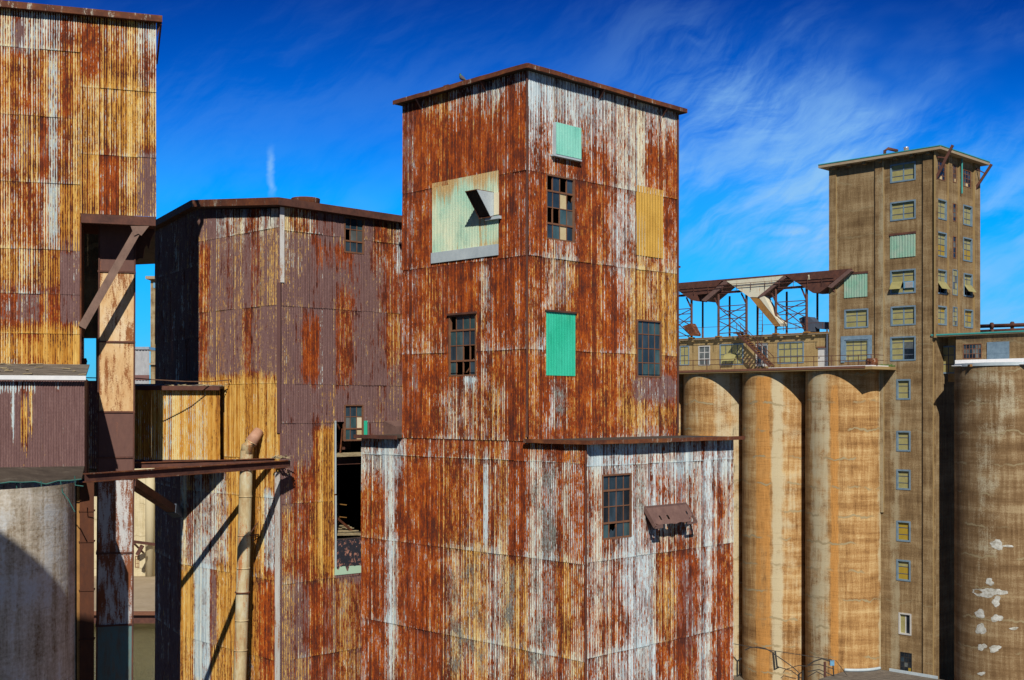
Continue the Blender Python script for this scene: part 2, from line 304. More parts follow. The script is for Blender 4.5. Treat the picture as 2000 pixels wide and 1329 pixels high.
# ------------------------------------------------------------------ mesh helpers
class MB:
    def __init__(s): s.v = []; s.f = []; s.mi = []; s.mats = []
    def slot(s, m):
        if m is None: return 0
        if m not in s.mats: s.mats.append(m)
        return s.mats.index(m)
    def poly(s, pts, m=None):
        b = len(s.v); s.v += [tuple(p) for p in pts]; s.f.append(list(range(b, b + len(pts)))); s.mi.append(s.slot(m))
    def prism(s, pts, ext, m=None):
        ext = Vector(ext); n = len(pts); b = len(s.v); k = s.slot(m)
        s.v += [tuple(p) for p in pts] + [tuple(Vector(p) + ext) for p in pts]
        s.f += [list(range(b, b + n)), list(range(b + 2 * n - 1, b + n - 1, -1))]; s.mi += [k, k]
        for i in range(n):
            j = (i + 1) % n; s.f.append([b + i, b + n + i, b + n + j, b + j]); s.mi.append(k)
    def box(s, o, ax, ay, az, m=None):
        o, ax, ay = Vector(o), Vector(ax), Vector(ay)
        s.prism([o, o + ax, o + ax + ay, o + ay], az, m)
    def bar(s, p, q, w, h, m=None, side=None):
        p, q = Vector(p), Vector(q); d = (q - p).normalized()
        up = Vector((0, 0, 1)) if abs(d.z) < .95 else Vector((0, 1, 0))
        sx = (Vector(side) if side is not None else d.cross(up)); sx = (sx - d * sx.dot(d)).normalized(); sz = sx.cross(d).normalized()
        a = sx * w / 2; c = sz * h / 2
        s.prism([p - a - c, p + a - c, p + a + c, p - a + c], q - p, m)
    def tube(s, pts, r, n=8, m=None, cap=True):
        pts = [Vector(p) for p in pts]; rr = r if isinstance(r, (list, tuple)) else [r] * len(pts); b = len(s.v); k = s.slot(m)
        for i, p in enumerate(pts):
            d = (pts[min(i + 1, len(pts) - 1)] - pts[max(i - 1, 0)]).normalized()
            up = Vector((0, 0, 1)) if abs(d.z) < .9 else Vector((0, 1, 0)); a = d.cross(up).normalized(); c = a.cross(d)
            for j in range(n):
                th = 2 * math.pi * j / n; s.v.append(tuple(p + (a * math.cos(th) + c * math.sin(th)) * rr[i]))
        for i in range(len(pts) - 1):
            for j in range(n):
                j2 = (j + 1) % n; s.f.append([b + i * n + j, b + i * n + j2, b + (i + 1) * n + j2, b + (i + 1) * n + j]); s.mi.append(k)
        if cap:
            s.f.append([b + j for j in range(n)][::-1]); e = b + (len(pts) - 1) * n; s.f.append([e + j for j in range(n)]); s.mi += [k, k]
    def build(s, name, m, parent=None, smooth=False):
        me = bpy.data.meshes.new(name); me.from_pydata(s.v, [], s.f)
        for q in (s.mats if s.mats else [m]): me.materials.append(MATS[q])
        if s.mats:
            me.polygons.foreach_set('material_index', s.mi)
        if smooth: me.polygons.foreach_set('use_smooth', [True] * len(s.f))
        me.update()
        return link(name, me, parent)

def link(name, me, parent=None):
    o = bpy.data.objects.new(name, me); COL.objects.link(o)
    if parent is not None:
        o.parent = parent; o.matrix_parent_inverse = parent_inv(parent)
    return o
def parent_inv(p):
    from mathutils import Matrix                        # meshes carry world coordinates; only the empties are moved
    return Matrix.Translation(-Vector(p.location)) if p.data is None else Matrix.Identity(4)
def tag(o, label, cat, group=None, kind=None):
    if label: o['label'] = label
    if cat: o['category'] = cat
    if group: o['group'] = group
    if kind: o['kind'] = kind
    return o
def thing(name, loc, label, cat, group=None):
    o = bpy.data.objects.new(name, None); o.location = loc; o.empty_display_size = .5; COL.objects.link(o)
    return tag(o, label, cat, group)
def structure(o): o['kind'] = 'structure'; return o

def P(px, py, d): return Vector(((px - HX) / F * d, d, CZ + (HY - py) / F * d))
def V2(px, d): return ((px - HX) / F * d, d)

class Wall:
    """vertical plane from plan point a to plan point b (left to right seen from outside)"""
    def __init__(s, a, b):
        s.a = Vector((a[0], a[1])); s.b = Vector((b[0], b[1])); s.L = (s.b - s.a).length
        s.d = (s.b - s.a) / s.L; s.n = Vector((s.d.y, -s.d.x))
    def at(s, u, z, o=0.0):
        p = s.a + s.d * u + s.n * o; return Vector((p.x, p.y, z))
    def u(s, px):
        k = (px - HX) / F                                   # (a + d u).x = k (a + d u).y
        return (k * s.a.y - s.a.x) / (s.d.x - k * s.d.y)
    def z(s, px, py):
        return CZ + (HY - py) / F * (s.a.y + s.d.y * s.u(px))
    def rect(s, x0, y0, x1, y1):                            # pixel box -> u0, u1, z0, z1
        xm = (x0 + x1) / 2; return s.u(x0), s.u(x1), s.z(xm, y1), s.z(xm, y0)
    def off(s, o): return Wall(s.a + s.n * o, s.b + s.n * o)
    def box(s, mb, u0, u1, z0, z1, o0, o1, m=None):
        p = s.at(u0, z0, o0); D = Vector((s.d.x, s.d.y, 0)); N = Vector((s.n.x, s.n.y, 0))
        mb.box(p, D * (u1 - u0), N * (o1 - o0), Vector((0, 0, z1 - z0)), m)

def arrays_mesh(name, V, Q, mats, uv=None, paint=None, rnd=None, smooth=True, parent=None):
    me = bpy.data.meshes.new(name); nv, nq = len(V), len(Q)
    me.vertices.add(nv); me.vertices.foreach_set('co', V.astype(np.float32).ravel())
    me.loops.add(nq * 4); me.loops.foreach_set('vertex_index', Q.astype(np.int32).ravel())
    me.polygons.add(nq); me.polygons.foreach_set('loop_start', np.arange(0, nq * 4, 4, dtype=np.int32)); me.polygons.foreach_set('loop_total', np.full(nq, 4, dtype=np.int32))
    me.update(calc_edges=True); me.validate()
    if smooth: me.polygons.foreach_set('use_smooth', np.ones(nq, dtype=bool))
    if uv is not None:
        l = me.uv_layers.new(name='UVMap'); l.data.foreach_set('uv', uv[Q.ravel()].astype(np.float32).ravel())
    for nm, arr in (('paint', paint), ('rnd', rnd)):
        if arr is not None:
            a = me.color_attributes.new(nm, 'FLOAT_COLOR', 'POINT'); a.data.foreach_set('color', arr.astype(np.float32).ravel())
    me.materials.append(MATS[mats]); me.update()
    return link(name, me, parent)

rng = np.random.default_rng(11)
def sstep(a, lo, hi):
    t = np.clip((a - lo) / (hi - lo), 0, 1); return t * t * (3 - 2 * t)
def do_paint(X, base, spots, jit, R):
    """X: N x 3 world points; spots: patches surveyed on the photograph"""
    px = HX + F * X[:, 0] / X[:, 1]; py = HY - F * (X[:, 2] - CZ) / X[:, 1]
    out = np.tile(np.array(base, float), (len(X), 1))
    for (x0, y0, x1, y1, val, sx, sy) in spots:
        wgt = sstep(px, x0 - sx, x0 + sx) * (1 - sstep(px, x1 - sx, x1 + sx)) * sstep(py, y0 - sy, y0 + sy) * (1 - sstep(py, y1 - sy, y1 + sy))
        for k, vv in enumerate(val):
            if vv is not None: out[:, k] += (vv - out[:, k]) * wgt
    out += (R - .5) * np.array(jit)
    return np.clip(out, -.3, 1.3)

PITCH, AMP, NP_ = .08, .0125, 6
def corr(name, wl, rows, parent, base=(.2, .2, .2, 0), spots=(), jit=(.2, .2, .2, .1), holes=(), m='corrugated rust', u0=0.0, u1=None,
         ribs=8, lap=.10, seed=None, uvo=None, dz=.55, amp=AMP, pitch=PITCH, jag=.02, top=None, flush=False):
    """sheets of corrugated iron hung in rows (heights listed top down); holes in wall u / z"""
    u1 = wl.L if u1 is None else u1; uvo = rng.random() * 60 if uvo is None else uvo
    VV, QQ, UU, RR, PR = [], [], [], [], []; nb = 0
    wsh = pitch * ribs; ncol = max(1, int(round((u1 - u0) / wsh))); wsh = (u1 - u0) / ncol
    ribr = rng.random(int((u1 - u0) / pitch) + 4)
    for c in range(ncol):
        ua = u0 + c * wsh; ub = ua + wsh
        us = np.linspace(ua, ub, max(2, int(round(wsh / pitch * NP_))) + 1)
        for r in range(len(rows) - 1):
            zt, zb = rows[r], rows[r + 1]
            zt_ = zt; zb_ = zb - (lap if r < len(rows) - 2 else 0) + (rng.random() - .5) * jag * (1 if r < len(rows) - 2 else 0)
            nz = max(1, int(round((zt_ - zb_) / (dz if zt > 18 else 3.0))))
            zs = set(np.linspace(zb_, zt_, nz + 1).tolist())
            for h in holes:
                if h[1] > ua and h[0] < ub:
                    for q in h[2:4]:
                        if zb_ < q < zt_: zs.add(q)
            zs = np.array(sorted(zs))
            if top is not None: zs = np.minimum(zs, 1e9)
            o0 = rng.random() * .004; tilt = 0 if flush else .010 + .022 * rng.random() ** 2; bow = 0 if flush else (rng.random() - .5) * .024; skew = 0 if flush else (rng.random() - .5) * .016
            U, Z = np.meshgrid(us, zs, indexing='xy')
            tt = (Z - zb_) / max(.01, zt_ - zb_)
            off = amp * np.cos(2 * np.pi * U / pitch) + o0 + tilt * (1 - tt) + bow * np.sin(np.pi * tt) + skew * (U - ua) / wsh * (1 - tt) + amp
            if top is not None:                                # sloping top edge
                tz = np.interp(U, [0, wl.L], top); Z = np.minimum(Z, tz)
            X = np.stack([wl.a.x + wl.d.x * U + wl.n.x * off, wl.a.y + wl.d.y * U + wl.n.y * off, Z], -1).reshape(-1, 3)
            nu, nzv = len(us), len(zs)
            idx = np.arange(nu * nzv).reshape(nzv, nu) + nb
            q = np.stack([idx[:-1, :-1], idx[:-1, 1:], idx[1:, 1:], idx[1:, :-1]], -1).reshape(-1, 4)
            uc = np.repeat(((us[:-1] + us[1:]) / 2)[None], nzv - 1, 0).ravel(); zc = np.repeat(((zs[:-1] + zs[1:]) / 2)[:, None], nu - 1, 1).ravel()
            keep = np.ones(len(q), bool)
            for h in holes: keep &= ~((uc > h[0]) & (uc < h[1]) & (zc > h[2]) & (zc < h[3]))
            q = q[keep]
            VV.append(X); QQ.append(q); nb += len(X)
            UU.append(np.stack([U.ravel() + uvo, Z.ravel()], -1))
            sr = rng.random(4)
            ribi = ((U.ravel() - u0) / pitch + .5).astype(int).clip(0, len(ribr) - 1)
            PR.append(np.tile(sr, (len(X), 1)))
            RR.append(np.stack([np.full(len(X), sr[0]), ribr[ribi], .5 + .5 * np.cos(2 * np.pi * U.ravel() / pitch), tt.ravel()], -1))
    X = np.concatenate(VV); Q = np.concatenate(QQ)
    pa = do_paint(X, base, spots, jit, np.concatenate(PR))
    return arrays_mesh(name, X, Q, m, np.concatenate(UU), pa, np.concatenate(RR), True, parent)

def flat_wall(name, wl, z0, z1, parent, m, holes=(), base=(0, 0, 0, 0), spots=(), reveal=.25, u0=0.0, u1=None, step=.8, uvo=None, jit=0.0):
    u1 = wl.L if u1 is None else u1; uvo = rng.random() * 60 if uvo is None else uvo
    us = set(np.linspace(u0, u1, max(2, int((u1 - u0) / step) + 1)).tolist()); zs = set(np.linspace(z0, z1, max(2, int((z1 - z0) / step) + 1)).tolist())
    for h in holes:
        us |= {q for q in h[:2] if u0 < q < u1}; zs |= {q for q in h[2:4] if z0 < q < z1}
    us = np.array(sorted(us)); zs = np.array(sorted(zs))
    U, Z = np.meshgrid(us, zs, indexing='xy')
    X = np.stack([wl.a.x + wl.d.x * U, wl.a.y + wl.d.y * U, Z], -1).reshape(-1, 3); nu, nz = len(us), len(zs)
    idx = np.arange(nu * nz).reshape(nz, nu)
    q = np.stack([idx[:-1, :-1], idx[:-1, 1:], idx[1:, 1:], idx[1:, :-1]], -1).reshape(-1, 4)
    uc = np.repeat(((us[:-1] + us[1:]) / 2)[None], nz - 1, 0).ravel(); zc = np.repeat(((zs[:-1] + zs[1:]) / 2)[:, None], nu - 1, 1).ravel()
    keep = np.ones(len(q), bool)
    for h in holes: keep &= ~((uc > h[0]) & (uc < h[1]) & (zc > h[2]) & (zc < h[3]))
    q = q[keep]; UV = np.stack([U.ravel() + uvo, Z.ravel()], -1)
    Vs, Qs, Us = [X], [q], [UV]; nb = len(X)
    for h in holes:                                            # reveals
        c = [(h[0], h[2]), (h[1], h[2]), (h[1], h[3]), (h[0], h[3])]
        vv = np.array([wl.at(a, b, 0)[:] for a, b in c] + [wl.at(a, b, -reveal)[:] for a, b in c])
        Vs.append(vv); Us.append(np.array([(a + uvo, b) for a, b in c] * 2))
        Qs.append(np.array([[nb + i, nb + (i + 1) % 4, nb + 4 + (i + 1) % 4, nb + 4 + i] for i in range(4)])); nb += 8
    X = np.concatenate(Vs); pa = do_paint(X, base, spots, (jit,) * 4, np.full((len(X), 4), .5))
    return arrays_mesh(name, X, np.concatenate(Qs), m, np.concatenate(Us), pa, None, False, parent)

def window(wl, rc, nx, ny, parent, bar='window rust bar', panes=('slate glass',), fr=.05, mun=.03, broken=(), swap=None, rec=-.03, proud=.03, thickrows=(), label=None, vw=None):
    """steel sash: frame with glazing bars, all its panes a sub-part; broken = missing panes (col, row from the top)"""
    u0, u1, z0, z1 = rc; mb = MB(); thin = 'navy steel' if bar == 'blue grey paint' else bar
    for a in ((u0 - .01, u0 + fr, z0, z1), (u1 - fr, u1 + .01, z0, z1), (u0 + fr, u1 - fr, z1 - fr, z1 + .01), (u0 + fr, u1 - fr, z0 - .01, z0 + fr)):
        wl.box(mb, *a, rec - .06, proud, bar)
    W_, H_ = (u1 - u0) / nx, (z1 - z0) / ny
    for i in range(1, nx):
        mw = mun if vw is None or i not in vw else vw[i]
        wl.box(mb, u0 + W_ * i - mw / 2, u0 + W_ * i + mw / 2, z0 + fr, z1 - fr, rec - .03, rec + .018, bar if vw and i in vw else thin)
    for j in range(1, ny):
        hh = mun * (2.0 if j in thickrows else 1)
        wl.box(mb, u0 + fr, u1 - fr, z1 - H_ * j - hh / 2, z1 - H_ * j + hh / 2, rec - .032, rec + (.03 if j in thickrows else .016), thin)
    o = mb.build('window', bar, parent)
    if label: o['label'] = label
    pm = MB(); rr = random.Random(int(u0 * 100) + int(z0 * 10))
    for i in range(nx):
        for j in range(ny):
            if (i, j) in broken: continue
            mm = (swap or {}).get((i, j)) or rr.choice(panes)
            a, b = u0 + W_ * i + .004, u0 + W_ * (i + 1) - .004; c, d = z1 - H_ * (j + 1) + .004, z1 - H_ * j - .004
            e = [(rr.random() - .5) * .012 for _ in range(4)]
            if mm == 'shard':                                  # a jagged remnant in the lower corner
                pm.poly([wl.at(a, c, rec), wl.at(b, c, rec), wl.at(b, c + (d - c) * .75, rec), wl.at(a + (b - a) * .6, c + (d - c) * .45, rec), wl.at(a + (b - a) * .3, c + (d - c) * .6, rec), wl.at(a, c + (d - c) * .2, rec)], 'slate glass')
            else:
                pm.poly([wl.at(a, c, rec + e[0]), wl.at(b, c, rec + e[1]), wl.at(b, d, rec + e[2]), wl.at(a, d, rec + e[3])], mm)
    if pm.f: pm.build('pane', 'slate glass', o)
    return o

def shell(name, pts, z0, z1, parent, m='dark interior', skip=()):
    """plain closing walls, given as plan segments"""
    mb = MB()
    for a, b in pts: mb.poly([(a[0], a[1], z0), (b[0], b[1], z0), (b[0], b[1], z1), (a[0], a[1], z1)])
    return mb.build(name, m, parent)

A45 = Vector((.70711, .70711)); B45 = Vector((-.70711, .70711))       # the two wall directions of the mill: away to the right, away to the left

# ================================================================== ground, water, quay
def sheet(name, pts, z, m):
    mb = MB(); mb.poly([(x, y, z) for x, y in pts]); return structure(mb.build(name, m))
sheet('water', [(-900, -60), (-8, -60), (-8, 700), (-900, 700)], -1.6, 'canal water')
mb = MB(); mb.prism([(-60, -80, 0), (1500, -80, 0), (1500, 3000, 0), (-8, 3000, 0), (-8, 78, 0), (-60, 70, 0)], (0, 0, -3)); structure(mb.build('ground', 'ground gravel'))
mb = MB(); mb.prism([(-900, 176, .2), (-8.2, 176, .2), (-8.2, 3000, .2), (-900, 3000, .2)], (0, 0, -3)); structure(mb.build('quay', 'quay concrete'))
mb = MB(); mb.box((-900, 175.5, -1.7), (891, 0, 0), (0, .49, 0), (0, 0, 1.75)); structure(mb.build('quay_edge', 'dark rusty steel'))
mb = MB(); mb.box((-900, 174.9, -.3), (891, 0, 0), (0, .59, 0), (0, 0, .5)); structure(mb.build('quay_edge', 'brick brown'))

# ================================================================== central tower
C = Vector(V2(1030, 40.0)); TL = C + B45 * 6.432; TR = C + A45 * 8.18; EL = C + B45 * 8.88; G = C - B45 * 2.585; GR = G + A45 * 8.1
ROOF, AROOF = 41.2, 28.84
tower = thing('corrugated_tower', (C.x, C.y, 0), 'tall square rust-red corrugated tower in the centre with emerald and turquoise sheets over two openings', 'tower')
wLt = Wall(TL, C); wRt = Wall(C, TR); wBase = Wall(EL, G); wAn = Wall(G, GR)
rows_t = [ROOF - .02, 37.98, 35.14, 32.03, 28.86]
rows_b = [AROOF, 28.3, 25.1, 22.0, 18.9, 15.8, 12.7, 9.6, 6.5, 3.4, 0]
# openings
hT2 = wLt.rect(877.6, 615, 930.7, 735); hT1 = wRt.rect(1066, 345, 1121, 471); hT3 = wRt.rect(1065.6, 611, 1121, 733); hT4 = wRt.rect(1243.6, 626, 1291, 737)
hT5 = wAn.rect(1175.4, 926, 1232.5, 1052)
hAw = wAn.rect(1262, 992, 1334, 1024)
corr('wall', wLt, rows_t, tower, (-.06, .14, .20, .02), [
    (780, 120, 1040, 235, (.30, .42, .15, .3), 10, 40), (900, 120, 1040, 200, (.62, .2, 0, .3), 20, 22),
    (785, 160, 815, 900, (.06, .1, .42, 0), 6, 30), (935, 505, 962, 850, (.52, .3, 0, 0), 9, 30), (850, 740, 1000, 870, (.42, .42, .1, 0), 40, 35),
    (830, 540, 878, 700, (.12, .28, .2, 0), 10, 30), (985, 180, 1032, 870, (.10, .14, .2, 0), 8, 30), (905, 735, 930, 748, (1, 0, 0, 0), 5, 5),
    (700, 640, 1040, 690, (.24, .30, .12, 0), 20, 30)], (.14, .3, .34, .1), holes=[hT2], seed=1)
corr('wall', wRt, rows_t, tower, (.12, .24, .08, .03), [
    (1025, 120, 1330, 300, (.52, .18, 0, .10), 12, 60), (1030, 120, 1330, 225, (.78, .12, 0, .12), 12, 30), (1190, 180, 1262, 540, (.56, .25, 0, .05), 22, 50),
    (1120, 300, 1190, 480, (.10, .18, .2, 0), 14, 40), (1262, 290, 1330, 380, (.16, .2, .2, 0), 10, 40), (1060, 475, 1125, 620, (.45, .42, 0, .35), 12, 30),
    (1230, 500, 1330, 720, (.30, .62, 0, .02), 22, 60), (1200, 745, 1335, 860, (.20, .74, .1, 0), 30, 40), (1225, 730, 1330, 790, (.08, .1, .7, 0), 20, 24),
    (1115, 560, 1215, 850, (.02, .22, .08, 0), 20, 50), (1072, 735, 1108, 870, (.45, .2, .1, .62), 12, 30), (1030, 830, 1330, 870, (.10, .12, .4, 0), 10, 8),
    (1040, 820, 1100, 850, (.55, .3, 0, 0), 12, 10), (1030, 560, 1066, 830, (.22, .30, .1, 0), 8, 40), (1050, 645, 1064, 690, (.6, .2, 0, 0), 5, 12)],
    (.22, .3, .22, .1), holes=[hT1, hT3, hT4])
corr('wall', wBase, rows_b, tower, (.06, .28, .28, .03), [
    (790, 895, 1032, 1085, (.18, .44, .26, .08), 10, 20), (860, 880, 1032, 905, (.40, .4, .1, 0), 30, 10), (790, 1050, 1032, 1140, (.38, .56, .03, .34), 40, 25),
    (840, 1075, 1032, 1340, (.40, .60, .02, .52), 40, 40), (944, 893, 953, 1072, (1.0, 0, 0, 0), 2.5, 6), (950, 1075, 985, 1340, (.55, .3, 0, .25), 12, 40),
    (700, 855, 790, 945, (.80, .12, 0, .42), 6, 30), (755, 862, 775, 1340, (.66, .2, 0, .1), 10, 30), (705, 940, 750, 1300, (.14, .22, .25, 0), 8, 40),
    (785, 900, 862, 1340, (.0, .16, .2, 0), 14, 40), (990, 880, 1031, 1100, (.08, .12, .2, 0), 6, 20),
    (1032, 870, 1146, 900, (.72, .1, 0, .3), 4, 12), (1032, 895, 1090, 1340, (.46, .22, .05, .60), 12, 20), (1090, 905, 1144, 1095, (.22, .22, .2, .12), 8, 20),
    (1090, 1095, 1146, 1340, (.20, .42, .12, .22), 10, 20)], (.2, .3, .3, .2))
corr('wall', wAn, [AROOF, 28.2, 25.15, 22.1, 19, 15.9, 12.8, 9.7, 6.6, 3.5, 0], tower, (.50, .20, .05, .34), [
    (1146, 870, 1430, 925, (.80, .06, 0, .15), 4, 15), (1215, 880, 1282, 1340, (.68, .08, 0, .30), 14, 20), (1236, 885, 1262, 1010, (.52, .15, .05, .62), 8, 15),
    (1282, 905, 1312, 992, (.36, .2, .05, 0), 4, 30), (1318, 950, 1352, 1000, (.38, .2, 0, 0), 8, 20), (1362, 905, 1385, 1340, (.68, .1, 0, .1), 8, 20),
    (1395, 960, 1430, 1052, (.36, .25, 0, .03), 8, 30), (1282, 1062, 1430, 1340, (.20, .28, .18, 0), 8, 8), (1282, 1130, 1340, 1220, (.34, .55, .1, .02), 20, 30),
    (1362, 1062, 1388, 1340, (.55, .2, 0, 0), 8, 15), (1325, 1090, 1360, 1300, (.12, .15, .55, 0), 16, 40), (1150, 1180, 1222, 1260, (.34, .3, .05, .30), 20, 20),
    (1282, 1030, 1330, 1062, (.45, .45, 0, 0), 6, 6)], (.18, .2, .15, .15), holes=[hT5])
# closing walls at the back, roofs
bk = Wall(TR, TR + B45 * 6.432); bk2 = Wall(TL + A45 * 8.18, TL)
# two lights in the rear wall let the sky show through the front sash
hb = bk.rect(1088, 350, 1100, 377) if False else None
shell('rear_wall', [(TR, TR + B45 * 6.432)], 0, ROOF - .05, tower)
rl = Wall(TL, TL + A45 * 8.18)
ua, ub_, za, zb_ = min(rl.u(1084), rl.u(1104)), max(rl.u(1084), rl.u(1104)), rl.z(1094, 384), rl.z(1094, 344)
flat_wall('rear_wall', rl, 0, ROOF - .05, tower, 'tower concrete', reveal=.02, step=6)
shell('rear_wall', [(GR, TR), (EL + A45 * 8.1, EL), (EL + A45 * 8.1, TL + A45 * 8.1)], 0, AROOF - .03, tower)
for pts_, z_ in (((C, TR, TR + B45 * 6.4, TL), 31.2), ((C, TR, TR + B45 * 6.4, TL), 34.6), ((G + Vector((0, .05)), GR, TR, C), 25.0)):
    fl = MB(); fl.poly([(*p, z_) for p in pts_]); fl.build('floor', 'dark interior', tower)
ov = .25
def roof_slab(c00, c10, c11, c01, z, th, parent, mt='tar roofing', mf='rusty fascia', lip=.012):
    mb = MB(); mb.prism([(*c, z) for c in (c00, c10, c11, c01)], (0, 0, th - .03)); r = mb.build('roof', mt, parent)
    return r
def fascia(p, q, z, h, parent, th=.035, m='rusty fascia', o=.0):
    """sheet-metal edge in bent lengths: it sags a little and the joints lap"""
    wl = Wall(p, q); mb = MB(); n = max(4, int(wl.L / .45)); r_ = random.Random(int(z * 100 + p.x * 10))
    dz_ = [(r_.random() - .5) * .022 for _ in range(n + 1)]; do_ = [(r_.random() - .5) * .02 for _ in range(n + 1)]; dz_[0] = dz_[-1] = do_[0] = do_[-1] = 0
    b = 0
    for i in range(n + 1):
        u = wl.L * i / n; oo = o + do_[i]
        mb.v += [tuple(wl.at(u, z + dz_[i], oo)), tuple(wl.at(u, z + dz_[i], oo + th)), tuple(wl.at(u, z + h + dz_[i] * .6, oo + th)), tuple(wl.at(u, z + h + dz_[i] * .6, oo))]
    for i in range(n):
        for k in range(4): mb.f.append([i * 4 + k, i * 4 + (k + 1) % 4, i * 4 + 4 + (k + 1) % 4, i * 4 + 4 + k]); mb.mi.append(0)
    mb.f += [[0, 1, 2, 3], [n * 4 + 3, n * 4 + 2, n * 4 + 1, n * 4]]; mb.mi += [0, 0]
    return mb.build('fascia', m, parent)
o_ = -A45 * ov - B45 * ov
T00 = C - A45 * ov - B45 * ov; T10 = TR + A45 * ov - B45 * ov; T11 = TR + A45 * ov + B45 * (6.432 + ov); T01 = TL - A45 * ov + B45 * ov
roof_slab(T00, T10, T11, T01, ROOF, .13, tower)
fascia(T01, T00, ROOF - .02, .15, tower); fascia(T00, T10, ROOF - .02, .15, tower, o=.001); fascia(T10, T11, ROOF - .02, .15, tower)
for wl, us in ((wLt, (1.0, 4.4)), (wRt, (3.6, 7.2))):          # eave brackets
    for u in us:
        mb = MB(); mb.prism([wl.at(u, ROOF - .02, .03), wl.at(u, ROOF - .02, .28), wl.at(u, ROOF - .36, .03)], Vector((wl.d.x, wl.d.y, 0)) * .06)
        mb.build('eave_bracket', 'dark rusty steel', tower)
for px, h in ((868, .10), (943, .07)):                            # bumps on the roof edge
    wl = Wall(T01, T00); u = wl.u(px); mb = MB(); mb.prism([wl.at(u - .18, ROOF + .13, -.15), wl.at(u + .2, ROOF + .13, -.15), wl.at(u + .02, ROOF + .13 + h, -.15), wl.at(u - .24, ROOF + .13 + h, -.15)], wl.at(0, 0, -.3) - wl.at(0, 0, 0)); mb.build('roof_flashing', 'dark rusty steel', tower)
# corner trims
for (wl, u, z0, z1, m) in ((wLt, wLt.L - .0, 29.0, ROOF - .05, 'rusty fascia'),):
    mb = MB(); mb.tube([wl.at(u, z0, .02), wl.at(u, z1, .02)], .035, 8); mb.build('corner_trim', 'dark rusty steel', tower)
mb = MB(); mb.tube([(G.x, G.y - .02, 0), (G.x, G.y - .02, AROOF - .05)], .03, 8); mb.build('corner_trim', 'dark rusty steel', tower)
mb = MB(); mb.box(wRt.at(wRt.L - .05, 29, .0), (A45.x * .08, A45.y * .08, 0), (wRt.n.x * .05, wRt.n.y * .05, 0), (0, 0, ROOF - 29.1)); mb.build('corner_trim', 'dark rusty steel', tower)
# base roofs
q0 = G - B45 * .34 - A45 * .16; roof_slab(q0, GR - B45 * .34 + A45 * .22, TR + A45 * .22 + B45 * .0, C - A45 * .16 + B45 * .0, AROOF, .10, tower)
fascia(C - A45 * .16, q0, AROOF - .03, .13, tower, o=.0); fascia(q0, GR - B45 * .34 + A45 * .22, AROOF - .03, .13, tower, o=.001)
e0 = EL + B45 * .12 - A45 * .28; e1 = TL - A45 * .28 - B45 * .0
roof_slab(e0, e1, e1 + A45 * 8.4, e0 + A45 * 8.4, AROOF, .10, tower); fascia(e0, e1, AROOF - .04, .14, tower, m='dark rusty steel')
# windows and sheets
window(wLt, hT2, 4, 4, tower, broken={(0, 0), (2, 2), (3, 2), (1, 3), (2, 3)}, panes=('slate glass', 'teal glass', 'slate glass'), swap={(1, 2): 'dirty grey glass'}, thickrows=(1, 3))
mb = MB(); q = hT2
for a, b in (((.25, .05), (.62, .24)), ((.55, .02), (.40, .30))):
    mb.bar(wLt.at(q[0] + (q[1] - q[0]) * a[0], q[2] + a[1] * (q[3] - q[2]), -.5), wLt.at(q[0] + (q[1] - q[0]) * (b[0] + .25), q[2] + (b[1] + .12) * (q[3] - q[2]), -.35), .06, .06)
mb.build('loose_timber', 'window rust bar', tower)
window(wRt, hT1, 4, 4, tower, broken={(0, 0), (2, 0), (0, 2), (1, 2)}, panes=('slate glass',), swap={(2, 1): 'board pane', (2, 3): 'board pane', (3, 1): 'shard', (3, 2): 'dirty grey glass', (2, 2): 'teal glass', (1, 3): 'teal glass'}, thickrows=(1, 3))
window(wRt, hT4, 4, 4, tower, panes=('slate glass', 'slate glass', 'teal glass'))
window(wAn, hT5, 4, 4, tower, panes=('slate glass', 'slate glass', 'dark glass'), swap={(0, 3): 'teal glass', (3, 3): 'teal glass', (1, 3): 'shard'}, thickrows=(1, 3))
def sheet_panel(wl, rc, m, parent, name='sheet_panel', out=.03, base=(0, .30, 0, 0), spots=(), label=None):
    o = corr(name, wl.off(out), [rc[3], rc[2]], parent, base, spots, (0, .25, 0, 0), m=m, u0=rc[0], u1=rc[1], flush=True, amp=.009)
    if label: o['label'] = label
    return o
sheet_panel(wRt, (hT3[0] - .02, hT3[1] + .02, hT3[2] - .02, hT3[3] + .02), 'emerald sheet', tower, label='emerald green corrugated sheet over a window opening')
mb = MB(); wRt.box(mb, hT3[0] - .05, hT3[1] + .05, hT3[3] + .0, hT3[3] + .06, .02, .10); mb.build('lintel_flashing', 'dark rusty steel', tower)
mb = MB(); wLt.box(mb, hT2[0] - .05, hT2[1] + .05, hT2[3] + .0, hT2[3] + .07, .02, .10); mb.build('lintel_flashing', 'dark rusty steel', tower)
rc = wRt.rect(1239, 367, 1292, 502)
o = corr('louvre_panel', wRt.off(.035), [rc[3], rc[2]], tower, (0, .55, 0, 0), (), (0, .3, 0, 0), m='yellow sheet', u0=rc[0], u1=rc[1], flush=True, pitch=.16, amp=.02); o['label'] = 'yellow ribbed panel near the right edge of the tower'
# turquoise box
rc = wRt.rect(1078, 246, 1128, 308); mb = MB(); wRt.box(mb, rc[0], rc[1], rc[2], rc[3], .02, .17); hood = mb.build('box_cover', 'galvanised sheet', tower); hood['label'] = 'turquoise sheet-faced box cover high on the tower'
corr('box_front', wRt.off(.176), [rc[3] - .01, rc[2] + .01], hood, (0, .1, 0, 0), (), (0, .2, 0, 0), m='turquoise sheet', u0=rc[0] + .01, u1=rc[1] - .01, flush=True, amp=.006)
mb = MB(); wRt.box(mb, rc[0] - .1, rc[1] + .02, rc[2] - .07, rc[2] - .012, .02, .19); mb.build('sill', 'galvanised sheet', tower)
